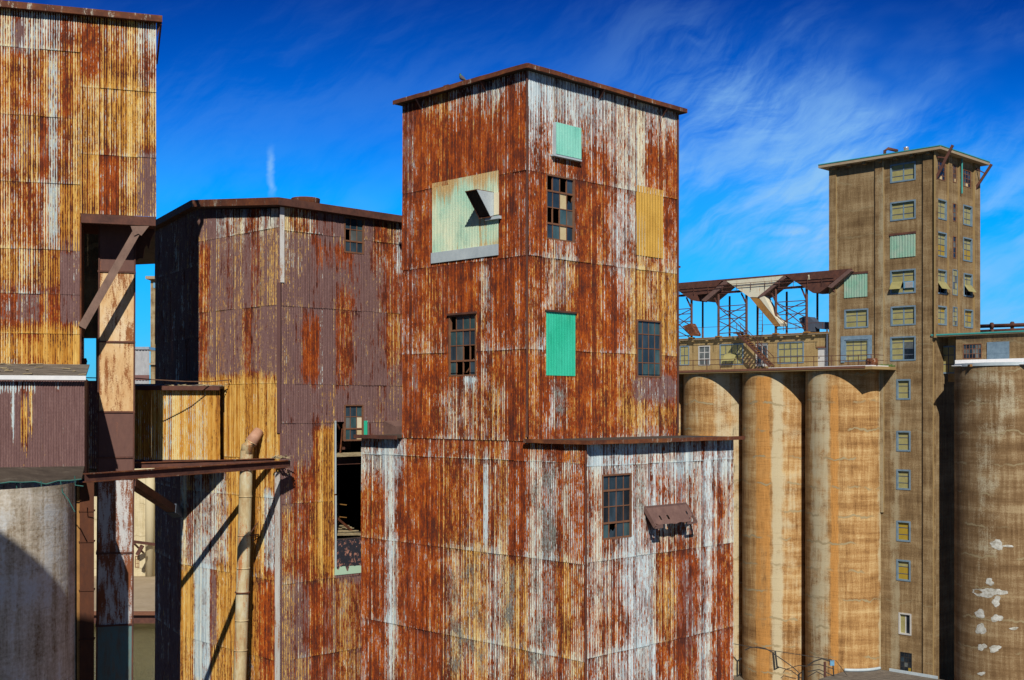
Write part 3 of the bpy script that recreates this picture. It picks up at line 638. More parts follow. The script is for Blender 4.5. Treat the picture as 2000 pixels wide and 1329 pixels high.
# pale green panel, flashing and discharge hood on the left face
rc = wLt.rect(846, 346, 976, 487); rg = (rc[0], rc[1], rc[2], rc[3])
sheet_panel(wLt, rg, 'pale green sheet', tower, spots=[(840, 320, 985, 390, (0, .74, 0, 0), 10, 34), (930, 330, 985, 500, (0, .66, 0, 0), 12, 30), (885, 330, 925, 480, (0, .45, 0, 0), 10, 40)], label='large pale green corrugated sheet with rust runs')
mb = MB(); wLt.box(mb, rc[0] - .04, rc[1] - .02, rc[2] - .36, rc[2] + .02, .04, .075); mb.build('sill_flashing', 'galvanised sheet', tower)
hx = wLt.u(967); N3 = Vector((wLt.n.x, wLt.n.y, 0)); D3 = Vector((wLt.d.x, wLt.d.y, 0)); zt_ = wLt.z(967, 377); zb2 = wLt.z(967, 421)
mb = MB()
p_t, p_to, p_b, p_bo = wLt.at(hx, zt_, .05), wLt.at(hx, zt_ + .0, .86), wLt.at(hx, zb2, .05), wLt.at(hx, zb2 - .06, .22)
for k, (u_, m_) in enumerate(((0, 'galvanised sheet'), (-.56, 'dark rusty steel'))): mb.prism([q + D3 * u_ for q in (p_t, p_to, p_bo, p_b)], D3 * -.02, m_)
mb.prism([p_t, p_to, p_to - D3 * .58, p_t - D3 * .58], (0, 0, .02), 'rusty fascia'); mb.prism([p_b, p_bo, p_bo - D3 * .58, p_b - D3 * .58], (0, 0, -.02), 'rusty fascia')
hd = mb.build('discharge_hood', 'galvanised sheet', tower); hd['label'] = 'slant-mouthed metal hood sticking out of the pale green sheet'
mb = MB(); mb.prism([q + D3 * -.03 - N3 * .05 for q in (p_to, p_bo)] + [q + D3 * -.55 - N3 * .05 for q in (p_bo, p_to)], -N3 * .02); mb.build('mouth_shade_plate', 'dark interior', hd)  # near-black plate across the mouth, in place of the shade inside
mb = MB(); wLt.box(mb, hx + .02, hx + .24, zb2, zt_ - .02, .05, .08); mb.build('hood_plate', 'pale paint', hd)
mb = MB(); wLt.box(mb, hx - .34, hx + .36, zb2 - .16, zb2 - .06, .05, .16); mb.build('hood_bracket', 'galvanised sheet', hd)
# torn awning flap over an opening in the base
uL, uR = wAn.u(1257), wAn.u(1338); zA = wAn.z(1297, 990); N3 = Vector((wAn.n.x, wAn.n.y, 0)); D3 = Vector((wAn.d.x, wAn.d.y, 0))
dn = N3 * .44 + Vector((0, 0, -.58)); pA, pB = wAn.at(uL, zA, .05), wAn.at(uR, zA, .05)
mb = MB()
mb.bar(pA, pB, .05, .16); mb.bar(pA, pA + dn, .05, .13); mb.bar(pB, pB + dn, .05, .10); mb.bar(pA + dn, pA + dn + D3 * .4, .05, .12); mb.bar(pB + dn - D3 * .5, pB + dn, .04, .07)
fr_ = mb.build('awning_flap', 'brown steel', tower); fr_['label'] = 'torn brown corrugated flap propped out from the wall'
Ln = (pB - pA).length; nS = 90; vv = []; ff = []
ragged = [1.0] * (nS + 1)
for i in range(nS + 1):
    s_ = i / nS
    ragged[i] = .96 + .035 * math.sin(23 * s_) * math.sin(7 * s_ + 1) - (.16 * (1 - s_ / .14) if s_ < .14 else 0) - (.30 * min(1, (s_ - .84) / .05) if s_ > .84 else 0)
nn = dn.cross(D3).normalized()
if nn.z < 0: nn = -nn
for i in range(nS + 1):
    for j in range(5):
        t_ = j / 4 * ragged[i]; vv.append(pA + D3 * (Ln * i / nS) + dn * t_ * .98 + nn * (.03 + .012 * math.cos(2 * math.pi * Ln * i / nS / .085)))
for i in range(nS):
    for j in range(4): ff.append([i * 5 + j, (i + 1) * 5 + j, (i + 1) * 5 + j + 1, i * 5 + j + 1])
ff = [q for k, q in enumerate(ff) if not (k % 4 == 2 and k // 4 in (17, 18, 19, 20, 33, 34, 35, 36, 78, 79, 80, 81))]
mb = MB(); mb.v = [tuple(q) for q in vv]; mb.f = ff; mb.mi = [0] * len(ff); mb.build('flap_sheet', 'brown steel', fr_, True)
mb = MB(); wAn.box(mb, uL + .1, uR - .1, zA - .75, zA - .05, .028, .034); mb.build('flap_backing', 'dark rusty steel', fr_)

# pigeon on the roof edge
wl = Wall(T01, T00); up = wl.u(897); bp = wl.at(up, ROOF + .13, -.12)
pg = thing('pigeon', bp, 'dark grey pigeon with a green neck perched on the tower roof edge', 'pigeon')
D3 = Vector((wl.d.x, wl.d.y, 0)).normalized()
mb = MB(); path = [(.25, .03), (.17, .08), (.08, .13), (-.02, .19), (-.06, .25), (-.075, .30), (-.09, .335), (-.10, .35)]; rad = [.012, .028, .065, .078, .055, .036, .034, .012]
mb.tube([bp + D3 * a + Vector((0, 0, b)) for a, b in path], rad, 10); pgb = mb.build('body', 'pigeon grey', pg, True)
mb = MB(); mb.tube([bp + D3 * -.056 + Vector((0, 0, .24)), bp + D3 * -.078 + Vector((0, 0, .30))], [.058, .040], 10); mb.build('neck', 'pigeon green', pg, True)
mb = MB(); mb.tube([bp + D3 * -.115 + Vector((0, 0, .335)), bp + D3 * -.15 + Vector((0, 0, .325))], [.012, .003], 6); mb.build('beak', 'dark rusty steel', pg)
for s in (-1, 1):
    mb = MB(); q = bp + D3 * .01 + Vector((wl.n.x, wl.n.y, 0)) * .025 * s; mb.tube([q + Vector((0, 0, .12)), q], .008, 6); mb.bar(q + Vector((0, 0, .005)), q - D3 * .04 + Vector((0, 0, .005)), .03, .01); mb.build('leg', 'brown steel', pg)

# slim riveted leg casing behind the tower's right edge
lc = thing('elevator_leg_casing', (*(TR + B45 * .3 + A45 * .1), 0), 'slim brown steel casing standing behind the right edge of the red tower', 'casing')
p0 = TR + A45 * .06 + B45 * .3; d_ = p0.y; zc = 30 + (795 - 522) / F * d_
mb = MB(); mb.box((*p0, 0), (A45.x * .36, A45.y * .36, 0), (B45.x * .8, B45.y * .8, 0), (0, 0, zc)); mb.build('shaft', 'brown steel', lc)
mb = MB(); mb.box((*(p0 - A45 * .05 - B45 * .08), zc), (A45.x * .48, A45.y * .48, 0), (B45.x * .95, B45.y * .95, 0), (0, 0, .07)); mb.build('cap', 'dark rusty steel', lc)

# ================================================================== long bin building behind, left of the tower
Bp = Vector(V2(548, 45.8)); Ap = Bp + B45 * (4.16 * 1.41421); Zp = Vector((-16.4, 55.4)); Ep = Bp + A45 * 9.6; Ap2 = Bp + B45 * (5.21 * 1.41421)
bins = thing('corrugated_bin_house', (Bp.x, Bp.y, 0), 'wide brown and orange corrugated building with a chamfered corner left of the tower', 'building')
wBE = Wall(Bp, Ep); wAB = Wall(Ap, Bp); wZA = Wall(Zp, Ap); wAB2 = Wall(Ap2, Bp); wZA2 = Wall(Zp, Ap2)
hP1 = wBE.rect(672, 426, 710, 495); hP2 = wBE.rect(672.4, 791, 709, 861)
uo0, uo1 = wBE.u(655), wBE.u(712); zo0, zo1 = wBE.z(680, 1052), wBE.z(680, 824)
hO = [(uo0, uo1, zo0, wBE.z(690, 862)), (uo0, wBE.u(671.5), zo0, zo1)]
hPl = wBE.rect(654, 1052, 712, 1110)
corr('wall', wBE, [37.75, 36.84, 33.96, 30.97, 29.47, 26.39, 23.33, 20.4, 17.4, 14.4, 11.4, 8.4, 5.4, 2.7, 0], bins, (-.15, .12, .88, 0), [
    (552, 395, 622, 470, (.36, .45, .45, 0), 8, 20), (552, 470, 600, 540, (.08, .2, .8, 0), 10, 20), (620, 470, 690, 520, (-.1, .1, .42, 0), 10, 12), (650, 560, 690, 760, (-.1, .30, .42, 0), 16, 40),
    (590, 620, 625, 745, (-.1, .12, .42, 0), 10, 30), (725, 430, 795, 540, (.16, .40, .40, 0), 10, 30), (770, 420, 795, 545, (.62, .2, .3, 0), 6, 12), (735, 540, 795, 720, (.02, .36, .52, 0), 12, 40),
    (612, 830, 656, 990, (0, .78, .2, 0), 6, 8), (570, 900, 612, 1140, (0, .3, .3, 0), 10, 40), (612, 990, 656, 1130, (0, .75, .2, 0), 12, 8),
    (548, 990, 606, 1140, (0, .36, .25, 0), 6, 8), (548, 1140, 706, 1340, (.02, .36, .52, 0), 6, 6), (590, 1140, 650, 1290, (.02, .26, .36, 0), 10, 10), (655, 1290, 706, 1340, (.3, .4, .4, 0), 6, 10)],
    (.12, .34, .42, 0), holes=[hP1, hP2] + hO + [hPl])
corr('wall', wAB, top=[38.2, 37.55], rows=[38.4, 36.95, 34.0, 31.0, 28.0], parent=bins, base=(-.08, .30, .84, 0), spots=[
    (385, 395, 430, 470, (0, .1, .95, 0), 6, 20), (425, 395, 545, 465, (.48, .36, .50, 0), 8, 25), (400, 465, 545, 560, (.10, .36, .62, 0), 12, 30), (388, 470, 412, 760, (0, .50, .35, 0), 6, 30),
    (440, 560, 545, 745, (-.1, .34, .62, 0), 12, 20), (388, 742, 552, 960, (.10, 1.05, -.2, 0), 6, 6), (505, 745, 545, 830, (.04, .9, .1, 0), 6, 30)], jit=(.15, .38, .42, 0))
corr('wall', wAB2, [28.0, 26.6, 23.45, 20.4, 17.4, 14.4, 11.4, 8.4, 5.4, 2.7, 0], bins, (.10, .68, .16, 0), [
    (350, 900, 445, 1130, (.62, .35, .1, 0), 8, 20), (445, 820, 545, 1100, (.10, .95, .0, 0), 8, 10), (365, 920, 378, 1120, (0, .4, .6, 0), 3, 20), (378, 1100, 412, 1340, (.95, .1, 0, 0), 5, 20),
    (350, 1110, 376, 1260, (.05, .9, .2, 0), 5, 20), (505, 1130, 538, 1340, (-.1, .30, .2, 0), 4, 6), (412, 1110, 425, 1270, (0, .2, .9, 0), 3, 10), (425, 1110, 500, 1340, (.1, .85, .12, 0), 8, 10), (515, 960, 540, 1125, (.85, .1, 0, 0), 4, 8)],
    (.5, .35, .3, 0), ribs=7)
corr('wall', wZA, [38.3, 36.0, 33.0, 30.0, 28.0], bins, (.0, .1, .8, 0), (), (.3, .2, .3, 0), dz=3)
corr('wall', wZA2, [28.0, 26.6, 23.45, 20.4, 17.4, 11.4, 5.4, 0], bins, (.0, .1, .8, 0), (), (.3, .2, .3, 0), dz=3)
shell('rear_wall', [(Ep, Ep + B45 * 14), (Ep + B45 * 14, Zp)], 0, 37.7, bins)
# roof: eave line rises toward the chamfer
def eave_pts(o, zs): pass
ovb = .34
nB = (wAB.n + wBE.n).normalized() * ovb * 1.3; nA = (wZA.n + wAB.n).normalized() * ovb
E0 = [(Vector((*(Zp + wZA.n * ovb), 38.10))), (Vector((*(Ap + nA), 38.27))), (Vector((*(Bp + nB), 37.62))), (Vector((*(Ep + wBE.n * ovb * .6), 37.62)))]
I0 = [Vector((-22, 68, 38.0)), Vector((-16, 66, 38.0)), Vector((-12, 64, 37.5)), Vector((*(Ep + B45 * 10), 37.5))]
mb = MB()
for i in range(3): mb.poly([E0[i], E0[i + 1], I0[i + 1], I0[i]]); mb.poly([q + Vector((0, 0, .26)) for q in (E0[i], E0[i + 1], I0[i + 1], I0[i])])
mb.build('roof', 'dark rusty steel', bins)
for i in range(3):
    p, q = E0[i], E0[i + 1]; mb = MB(); d2 = Vector((q.x - p.x, q.y - p.y, 0)).normalized(); n2 = Vector((d2.y, -d2.x, 0)) * .03
    mb.prism([p, q, q + Vector((0, 0, .28)), p + Vector((0, 0, .28))], n2); mb.build('fascia', 'dark rusty steel' if i != 1 else 'rusty fascia', bins)
mb = MB(); dp = P(597, 400, 50.5); mb.tube([dp + Vector((0, 0, -.3)), dp + Vector((0, 0, .22)), dp + Vector((0, 0, .24))], [.56, .60, .60], 28); ct_ = mb.build('roof_vent', 'rusty fascia', bins, True)
# corner flashings
def strip(wl, u0, u1, z0, z1, m, o=.04, th=.02): mb = MB(); wl.box(mb, u0, u1, z0, z1, o, o + th); return mb.build('corner_trim', m, bins)
strip(wBE, -.06, .13, wBE.z(549, 552), 37.6, 'corner flashing'); strip(wAB, wAB.L - .16, wAB.L + .06, 29.0, wAB.z(545, 553), 'brown flashing')
strip(wAB2, wAB2.L - .30, wAB2.L + .06, 0, wAB2.z(545, 922), 'corner flashing'); strip(wBE, -.06, .02, 0, 29.0, 'brown flashing')
window(wBE, hP1, 3, 3, bins, broken={(0, 1)}, panes=('slate glass', 'teal glass', 'dirty grey glass'), thickrows=(2,))
window(wBE, hP2, 3, 3, bins, panes=('teal glass', 'dirty grey glass', 'slate glass'), swap={(2, 1): 'pale paint', (2, 2): 'board pane'}, thickrows=(2,))
# torn opening: edge strip, floors, beams, planks and rails inside
def wb(name, x0, y0, x1, y1, o0, o1, m, parent=bins, wl=wBE):
    r = wl.rect(x0, y0, x1, y1); mb = MB(); wl.box(mb, r[0], r[1], r[2], r[3], o0, o1); return mb.build(name, m, parent)
def wbar(name, pts, w_, h_, o, m, parent=bins, wl=wBE):
    mb = MB()
    for (x0, y0, x1, y1) in pts: mb.bar(wl.at(wl.u(x0), wl.z(x0, y0), o), wl.at(wl.u(x1), wl.z(x1, y1), o - .2), w_, h_)
    return mb.build(name, m, parent)
wb('edge_strip', 652.5, 822, 655.5, 965, .03, .05, 'galvanised sheet'); wb('edge_strip', 653, 968, 656, 1110, .03, .05, 'galvanised sheet')
wbar('loose_strip', [(655, 823, 668, 838), (668, 838, 670, 888)], .05, .12, .02, 'rusty fascia')
wb('beam', 655, 893, 712, 908, -.5, -.25, 'dark rusty steel'); wb('beam', 655, 866, 712, 880, -1.2, -.9, 'dark rusty steel')
wb('timber_sill', 654, 885, 712, 892, -.45, .02, 'weathered timber')
mb = MB(); r_ = random.Random(3)
for i in range(7):
    x0 = 655 + r_.random() * 8; y0 = 1046 - i * 2.4; mb.bar(wBE.at(wBE.u(x0 + i * 3), wBE.z(x0, y0), -.2 - .1 * i), wBE.at(wBE.u(712), wBE.z(712, y0 - 3 + r_.random() * 4), -.15 - .16 * i), .16, .035)
mb.build('broken_planks', 'weathered timber', bins)
wbar('guard_rail', [(668, 985, 712, 990), (667, 1010, 712, 1015), (693, 1012, 694, 1035), (666, 985, 666, 1045)], .035, .035, -1.0, 'ochre steel')
wbar('brace', [(656, 1004, 706, 1042)], .05, .09, -.3, 'rusty fascia')
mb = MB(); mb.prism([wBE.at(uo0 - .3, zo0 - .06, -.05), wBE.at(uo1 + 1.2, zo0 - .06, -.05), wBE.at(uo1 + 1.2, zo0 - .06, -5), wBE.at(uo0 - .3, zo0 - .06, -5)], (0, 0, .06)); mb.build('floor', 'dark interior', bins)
wb('peeling_panel', 655, 1053, 712, 1112, -.04, .0, 'peeling plate')
# torn pale lip of sheet under the panel
mb = MB(); xs = np.linspace(652, 712, 24)
tops = [1108 - (1 if i % 5 else 0) + (9 if i in (9, 10) else 0) + (6 if i in (2, 3) else 0) for i in range(24)]
for i in range(23):
    mb.poly([wBE.at(wBE.u(xs[i]), wBE.z(xs[i], 1124 - .1 * (xs[i] - 652)), .05), wBE.at(wBE.u(xs[i + 1]), wBE.z(xs[i + 1], 1124 - .1 * (xs[i + 1] - 652)), .05),
             wBE.at(wBE.u(xs[i + 1]), wBE.z(xs[i + 1], tops[i + 1] - .05 * (xs[i + 1] - 652)), .055), wBE.at(wBE.u(xs[i]), wBE.z(xs[i], tops[i] - .05 * (xs[i] - 652)), .055)])
mb.build('torn_sheet', 'pale green sheet', bins)
wb('green_sheet', 710, 822, 716, 862, .02, .05, 'emerald sheet')
# hooded vent near the tower
rc = wBE.rect(752, 834, 788, 856); mb = MB(); N3 = Vector((wBE.n.x, wBE.n.y, 0)); D3 = Vector((wBE.d.x, wBE.d.y, 0))
p_ = wBE.at(rc[0] - .1, rc[2], .03); hgt = rc[3] - rc[2] + .25
mb.prism([p_, p_ + N3 * .75, p_ + N3 * .75 + Vector((0, 0, hgt * .7)), p_ + Vector((0, 0, hgt))], D3 * .9); hv = mb.build('vent_hood', 'brown steel', bins); hv['label'] = 'brown sloped metal vent hood beside the tower'

# ------------------------------------------------------------------ yellow corrugated annex
dA = 47.8
an = thing('corrugated_annex', (*V2(330, dA), 27.9), 'small yellow corrugated lean-to hung on the brown building above the open gap', 'annex')
wYx = Wall(V2(196, dA), V2(430, dA)); zT, zB = 30.70, 27.90
corr('wall', wYx, [zT, zB], an, (.46, 1.5, -.5, 0), [(405, 750, 432, 905, (.05, 1.1, -.4, 0), 3, 10), (255, 750, 324, 905, (.2, 1.5, -.4, 0), 4, 20), (322, 755, 345, 900, (.7, 1.4, -.5, 0), 8, 20)], (.16, .2, .1, 0))
wRight = Wall(V2(430, dA), (V2(430, dA)[0] * 1.02 - .35, dA + 2.2)); shell('wall', [(wRight.a, wRight.b), (wYx.a, wYx.a + Vector((0, 2.2)))], zB, zT, an, 'brown steel')
mb = MB(); mb.prism([(wYx.a.x, dA - .06, zB - .02), (wYx.b.x, dA - .06, zB - .02), (wYx.b.x - .2, dA + 2.4, zB - .02), (wYx.a.x, dA + 2.4, zB - .02)], (0, 0, -.08)); mb.build('floor', 'dark rusty steel', an)
mb = MB(); mb.prism([(wYx.a.x, dA - .22, zT), (wYx.b.x + .04, dA - .22, zT), (wYx.b.x - .1, dA + 2.4, zT + .16), (wYx.a.x, dA + 2.4, zT + .16)], (0, 0, .10)); mb.build('roof', 'worn tar roofing', an)
mb = MB(); mb.box((wYx.a.x, dA - .27, zT - .04), (wYx.b.x - wYx.a.x + .04, 0, 0), (0, .045, 0), (0, 0, .17)); mb.build('fascia', 'dark rusty steel', an)
mb = MB(); r_ = random.Random(5)
for i in range(26):
    q = Vector((wYx.a.x + 2.6 + r_.random() * 2.1, dA - .15 + r_.random() * 1.2, zT + .13)); a = r_.random() * 6.28; mb.bar(q, q + Vector((math.cos(a) * .35, math.sin(a) * .3, r_.random() * .07)), .10, .02)
mb.build('roof_debris', 'weathered timber', an)

# ================================================================== left headhouse
ang = math.radians(18); ld = Vector((math.cos(ang), math.sin(ang))); ln = Vector((ld.y, -ld.x)); K = Vector(V2(305, 42.7))
LW = 10.5; uB = LW - 2.53                                       # body ends 2.53 m before the overhang
wH = Wall(K - ld * LW, K)
head = thing('corrugated_headhouse', (*(K - ld * 4), 0), 'tall streaked yellow-and-white corrugated building at the far left with an overhanging upper corner', 'building')
zTop = 43.62
corr('wall', wH, [zTop, 42.43, 40.12, 37.83, 35.53, 34.0, 32.62, 31.4], head, (.30, .62, .10, 0), [
    (-400, 485, 120, 560, (.25, .75, .2, 0), 20, 20), (-400, 560, 122, 648, (.14, .35, .45, 0), 12, 22), (118, 485, 160, 648, (-.1, .15, .95, 0), 3, 8), (-400, 648, 160, 715, (.06, 1.1, -.2, 0), 3, 5),
    (-10, 20, 150, 95, (.62, .40, .1, 0), 10, 12), (30, 40, 48, 95, (-.1, .1, 1, 0), 3, 8), (40, 170, 62, 350, (0, .45, .35, 0), 6, 25), (80, 230, 100, 350, (0, .40, .3, 0), 6, 25), (120, 130, 138, 480, (.2, .4, .2, 0), 5, 20),
    (118, 370, 156, 480, (.2, .6, .2, 0), 4, 20), (95, 100, 112, 480, (.85, .6, -.1, 0), 5, 20)], (.50, .5, .35, 0), u1=uB)
corr('wall', wH, [zTop, 41.25, 38.92, 36.74], head, (.24, .60, .10, 0), [
    (156, 40, 200, 165, (.08, .20, .15, 0), 5, 10), (200, 45, 310, 110, (.58, .42, .05, 0), 8, 18), (215, 100, 310, 180, (.34, .5, .1, 0), 8, 20), (156, 165, 310, 300, (.24, .8, .1, 0), 4, 6),
    (195, 290, 232, 430, (.02, .35, .35, 0), 4, 8), (268, 300, 310, 430, (-.1, .2, .95, 0), 4, 6), (232, 300, 268, 430, (.42, .8, 0, 0), 4, 8)], (.34, .42, .35, 0), u0=uB)
# body side, overhang side and soffit, back wall with a hole
back = 4.6; nb3 = Vector((-ln.x, -ln.y))
Kb = K + nb3 * back; Ub = Vector(wH.at(uB, 0)[:2]); 
shell('side_wall', [(K, Kb)], 36.7, zTop, head, 'brown steel'); shell('side_wall', [(Ub, Ub + nb3 * 4.4)], 31.4, 36.74, head, 'brown steel')
mb = MB(); mb.prism([(*Ub, 36.66), (*K, 36.66), (*Kb, 36.66), (*(Ub + nb3 * back), 36.66)], (0, 0, .06)); mb.build('soffit', 'dark rusty steel', head)
mb = MB(); mb.prism([(*(wH.at(0, 0)[:2]), zTop), (*K, zTop), (*(K + nb3 * 9), zTop), (*(Vector(wH.at(0, 0)[:2]) + nb3 * 9), zTop)], (0, 0, .1)); mb.build('roof', 'tar roofing', head)
ft = wH.off(.22); mb = MB(); ft.box(mb, -.2, LW + .2, zTop - .02, zTop + .20, 0, .06); mb.build('fascia', 'rusty fascia', head)
mb = MB(); wH.box(mb, -.2, LW + .16, zTop - .0, zTop + .06, 0, .215); mb.build('eave_soffit', 'dark rusty steel', head)
mb = MB(); sd_ = Wall(K + ld * .14, K + ld * .14 + nb3 * 5); sd_.box(mb, -.2, 5, zTop - .1, zTop + .2, 0, .05); mb.prism([(*(K + ld * .02), zTop - .5), (*(K + ld * .17 - nb3 * .2), zTop), (*(K + ld * .02), zTop)], (*(nb3 * .06), 0)); mb.build('fascia', 'dark rusty steel', head)
mb = MB(); wH.box(mb, uB + .02, LW - .02, 36.42, 36.73, -.02, .06); wH.box(mb, uB + .02, LW - .02, 36.40, 36.45, -.1, .16); mb.build('edge_beam', 'dark rusty steel', head)
# corner strip of the body below the overhang
mb = MB(); wH.box(mb, uB - .02, uB + .03, 31.5, 36.4, -.06, .05); mb.build('corner_trim', 'rusty fascia', head)
# brace with gusset plate
b0 = wH.at(uB + .05, wH.z(159, 640), .10); b1 = wH.at(wH.u(268), wH.z(268, 452), .10)
mb = MB(); mb.bar(b0, b1, .05, .27); br = mb.build('brace', 'gusset steel', head)
g3 = lambda x, y: wH.at(wH.u(x), wH.z(x, y), .14)
mb = MB(); mb.prism([g3(255, 443), g3(291, 443), g3(276, 462), g3(270, 458), g3(262, 462)], Vector((wH.n.x, wH.n.y, 0)) * .03); mb.build('gusset_plate', 'gusset steel', br)
# rear wall behind the post
wR = Wall(V2(100, 47), V2(262, 47))
hole = wR.rect(160, 661, 187.5, 744)
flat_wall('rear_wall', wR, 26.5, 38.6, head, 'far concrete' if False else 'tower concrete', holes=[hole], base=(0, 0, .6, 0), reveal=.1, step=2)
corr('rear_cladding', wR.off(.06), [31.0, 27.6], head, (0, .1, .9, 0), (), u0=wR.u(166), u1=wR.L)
# ragged sheet ends under the overhang
def ragged(name, pts, d, m, parent, th=.03):
    mb = MB(); mb.prism([P(x, y, d) for x, y in pts], (0, th, 0)); return mb.build(name, m, parent)
ragged('ragged_sheet', [(262, 440), (303, 440), (301, 455), (294, 470), (290, 487), (286, 478), (282, 486), (279, 505), (272, 505), (262, 512)], 45.2, 'dark rusty steel', head)
ragged('ragged_sheet', [(157, 655), (163, 660), (159, 672), (162, 680), (155, 690), (155, 700), (168, 700), (170, 706), (168, 715), (150, 715)], 43.2, 'dark rusty steel', head)
# skirt roof, gutter, lower wall
wG = wH.off(2.6); uG = wG.u(168)
mb = MB(); mb.prism([wH.at(-1, 31.48, .02), wH.at(uG + .05, 31.48, .02), wG.at(uG, 31.04), wG.at(-1, 31.04)], (0, 0, -.05)); mb.build('skirt_roof', 'worn tar roofing', head)
mb = MB(); r_ = random.Random(9)
for i in range(34):
    s_ = r_.random(); q = wH.at(4 + r_.random() * 4, 31.48 - .44 * s_ + .02, .02 + 2.55 * s_); a = r_.random() * 6.28; mb.bar(q, q + Vector((math.cos(a) * .3, math.sin(a) * .1, .02)), .09, .02)
mb.build('roof_debris', 'weathered timber', head)
mb = MB(); pr = [(0, 0), (.13, .02), (.13, .16), (.11, .16), (.10, .05), (0, .05)]
mb.prism([wG.at(-1, wG.z(150, 744) + b, a) for a, b in pr], wG.at(uG, 0, 0) - wG.at(-1, 0, 0)); mb.build('gutter', 'white gutter metal', head)
wL2 = wH.off(2.48); uL2 = wL2.u(165)
zl0 = wL2.z(150, 912)
corr('wall', wL2, [30.99, zl0], head, (-.2, -.05, 1.05, 0), [(-50, 745, 72, 768, (.95, -.2, .5, 0), 3, 14), (22, 745, 29, 850, (.95, .1, .5, 0), 2, 40), (58, 750, 64, 850, (.5, .9, .3, 0), 2, 30), (40, 770, 56, 880, (-.2, .75, .3, 0), 4, 40), (108, 745, 118, 762, (.8, 0, .5, 0), 3, 6)],
     (.1, .1, .1, 0), u0=-1, u1=uL2, dz=.2)
shell('side_wall', [(Vector(wL2.at(uL2, 0)[:2]), Vector(wL2.at(uL2, 0, -5.2)[:2]))], 26.5, 30.97, head, 'brown steel')
# lower skirt roof, sagging and frayed
mb = MB(); n_ = 26
wS = wH.off(3.7); top_ = [wL2.at(-1 + (uL2 + 1) * i / n_, zl0 + .02, .02) for i in range(n_ + 1)]; r_ = random.Random(2)
bot_ = [wS.at(-1 + (wS.u(160) + 1) * i / n_, wS.z(100, 936) + .04 * math.sin(i * 1.3) + .05 * (r_.random() - .5), .05 * math.sin(i)) for i in range(n_ + 1)]
for i in range(n_): mb.prism([top_[i], top_[i + 1], bot_[i + 1], bot_[i]], (0, 0, -.09))
mb.build('skirt_roof', 'tar roofing', head)
mb = MB(); mb.tube([q + Vector((0, 0, -.08)) + Vector((0, -.03, .04 * math.sin(q.x * 9))) for q in bot_], .022, 6); mb.build('roof_edging', 'verdigris rod', head)

# white silo below
Rw = 4.4; lim = (150 - HX) / F
def silo_center(limb_px, dist, R, side):                          # centre of a round bin from where its limb is seen
    th = math.atan((limb_px - HX) / F) - side * math.asin(R / dist); return Vector((math.sin(th) * dist, math.cos(th) * dist))
cw = silo_center(150, 42.6, Rw, 1)
ws = thing('white_concrete_silo', (*cw, 0), 'weathered white painted concrete silo at the lower left corner, half in shadow', 'silo')
def cyl(name, c, R, z0, z1, parent, m, base, spots, a0=0, a1=2 * math.pi, seg=96, uvo=0.0, dzv=.8):
    th = np.linspace(a0, a1, seg + 1); zs = np.linspace(z0, z1, int((z1 - z0) / dzv) + 2); T, Z = np.meshgrid(th, zs, indexing='xy')
    X = np.stack([c[0] + R * np.cos(T), c[1] + R * np.sin(T), Z], -1).reshape(-1, 3); nu, nz = len(th), len(zs)
    idx = np.arange(nu * nz).reshape(nz, nu); q = np.stack([idx[:-1, :-1], idx[:-1, 1:], idx[1:, 1:], idx[1:, :-1]], -1).reshape(-1, 4)
    pa = do_paint(X, base, spots, (0,) * 4, np.full((len(X), 4), .5))
    return arrays_mesh(name, X, q, m, np.stack([T.ravel() * R + uvo, Z.ravel()], -1), pa, None, True, parent)
cyl('drum', cw, Rw, 0, 27.55, ws, 'white silo concrete', (0, .55, 0, 0), [(-50, 930, 160, 975, (0, .1, .0, 0), 20, 10), (40, 985, 62, 1080, (.55, .2, 0, 0), 6, 30), (0, 970, 150, 985, (0, 1, 0, 0), 20, 6), (-50, 1180, 150, 1340, (0, .3, .36, 0), 30, 50)])
# bent reinforcing rods hanging out of its rim
for k, pts in enumerate(([(32, 940), (33, 962), (45, 977), (57, 977)], [(80, 940), (82, 960), (92, 975), (110, 990), (120, 1000)], [(118, 940), (122, 962), (133, 975), (146, 1000)], [(146, 930), (147, 948), (163, 950)], [(33, 962), (41, 953)], [(82, 960), (96, 953)])):
    mb = MB(); mb.tube([P(x, y, 37.9) for x, y in pts], .018, 6); mb.build('bent_rod', 'verdigris rod', ws)

# rusty steel column in front, carrying the beam
cp = V2(155.5, 39.2); col_ = thing('steel_column', (*cp, 0), 'dark rusty plate column beside the white silo carrying the long beam', 'column')
mb = MB(); mb.box((cp[0], cp[1], 0), (.45, .06, 0), (-.74, 2.0, 0), (0, 0, P(170, 943, 39.2).z)); mb.build('shaft', 'shaded rust plate', col_)  # unseen depth stretched back to shade the post
for y in (1000, 1060, 1155, 1252):
    mb = MB(); mb.box((cp[0] - .02, cp[1] - .03, P(170, y, 39.2).z), (.48, .06, 0), (-.1, .4, 0), (0, 0, .04)); mb.build('splice_plate', 'shaded rust plate', col_)
mb = MB(); mb.box((cp[0] - .10, cp[1] + .02, 0), (.09, .02, 0), (0, .12, 0), (0, 0, 27.4)); mb.build('side_plate', 'ochre steel', col_)

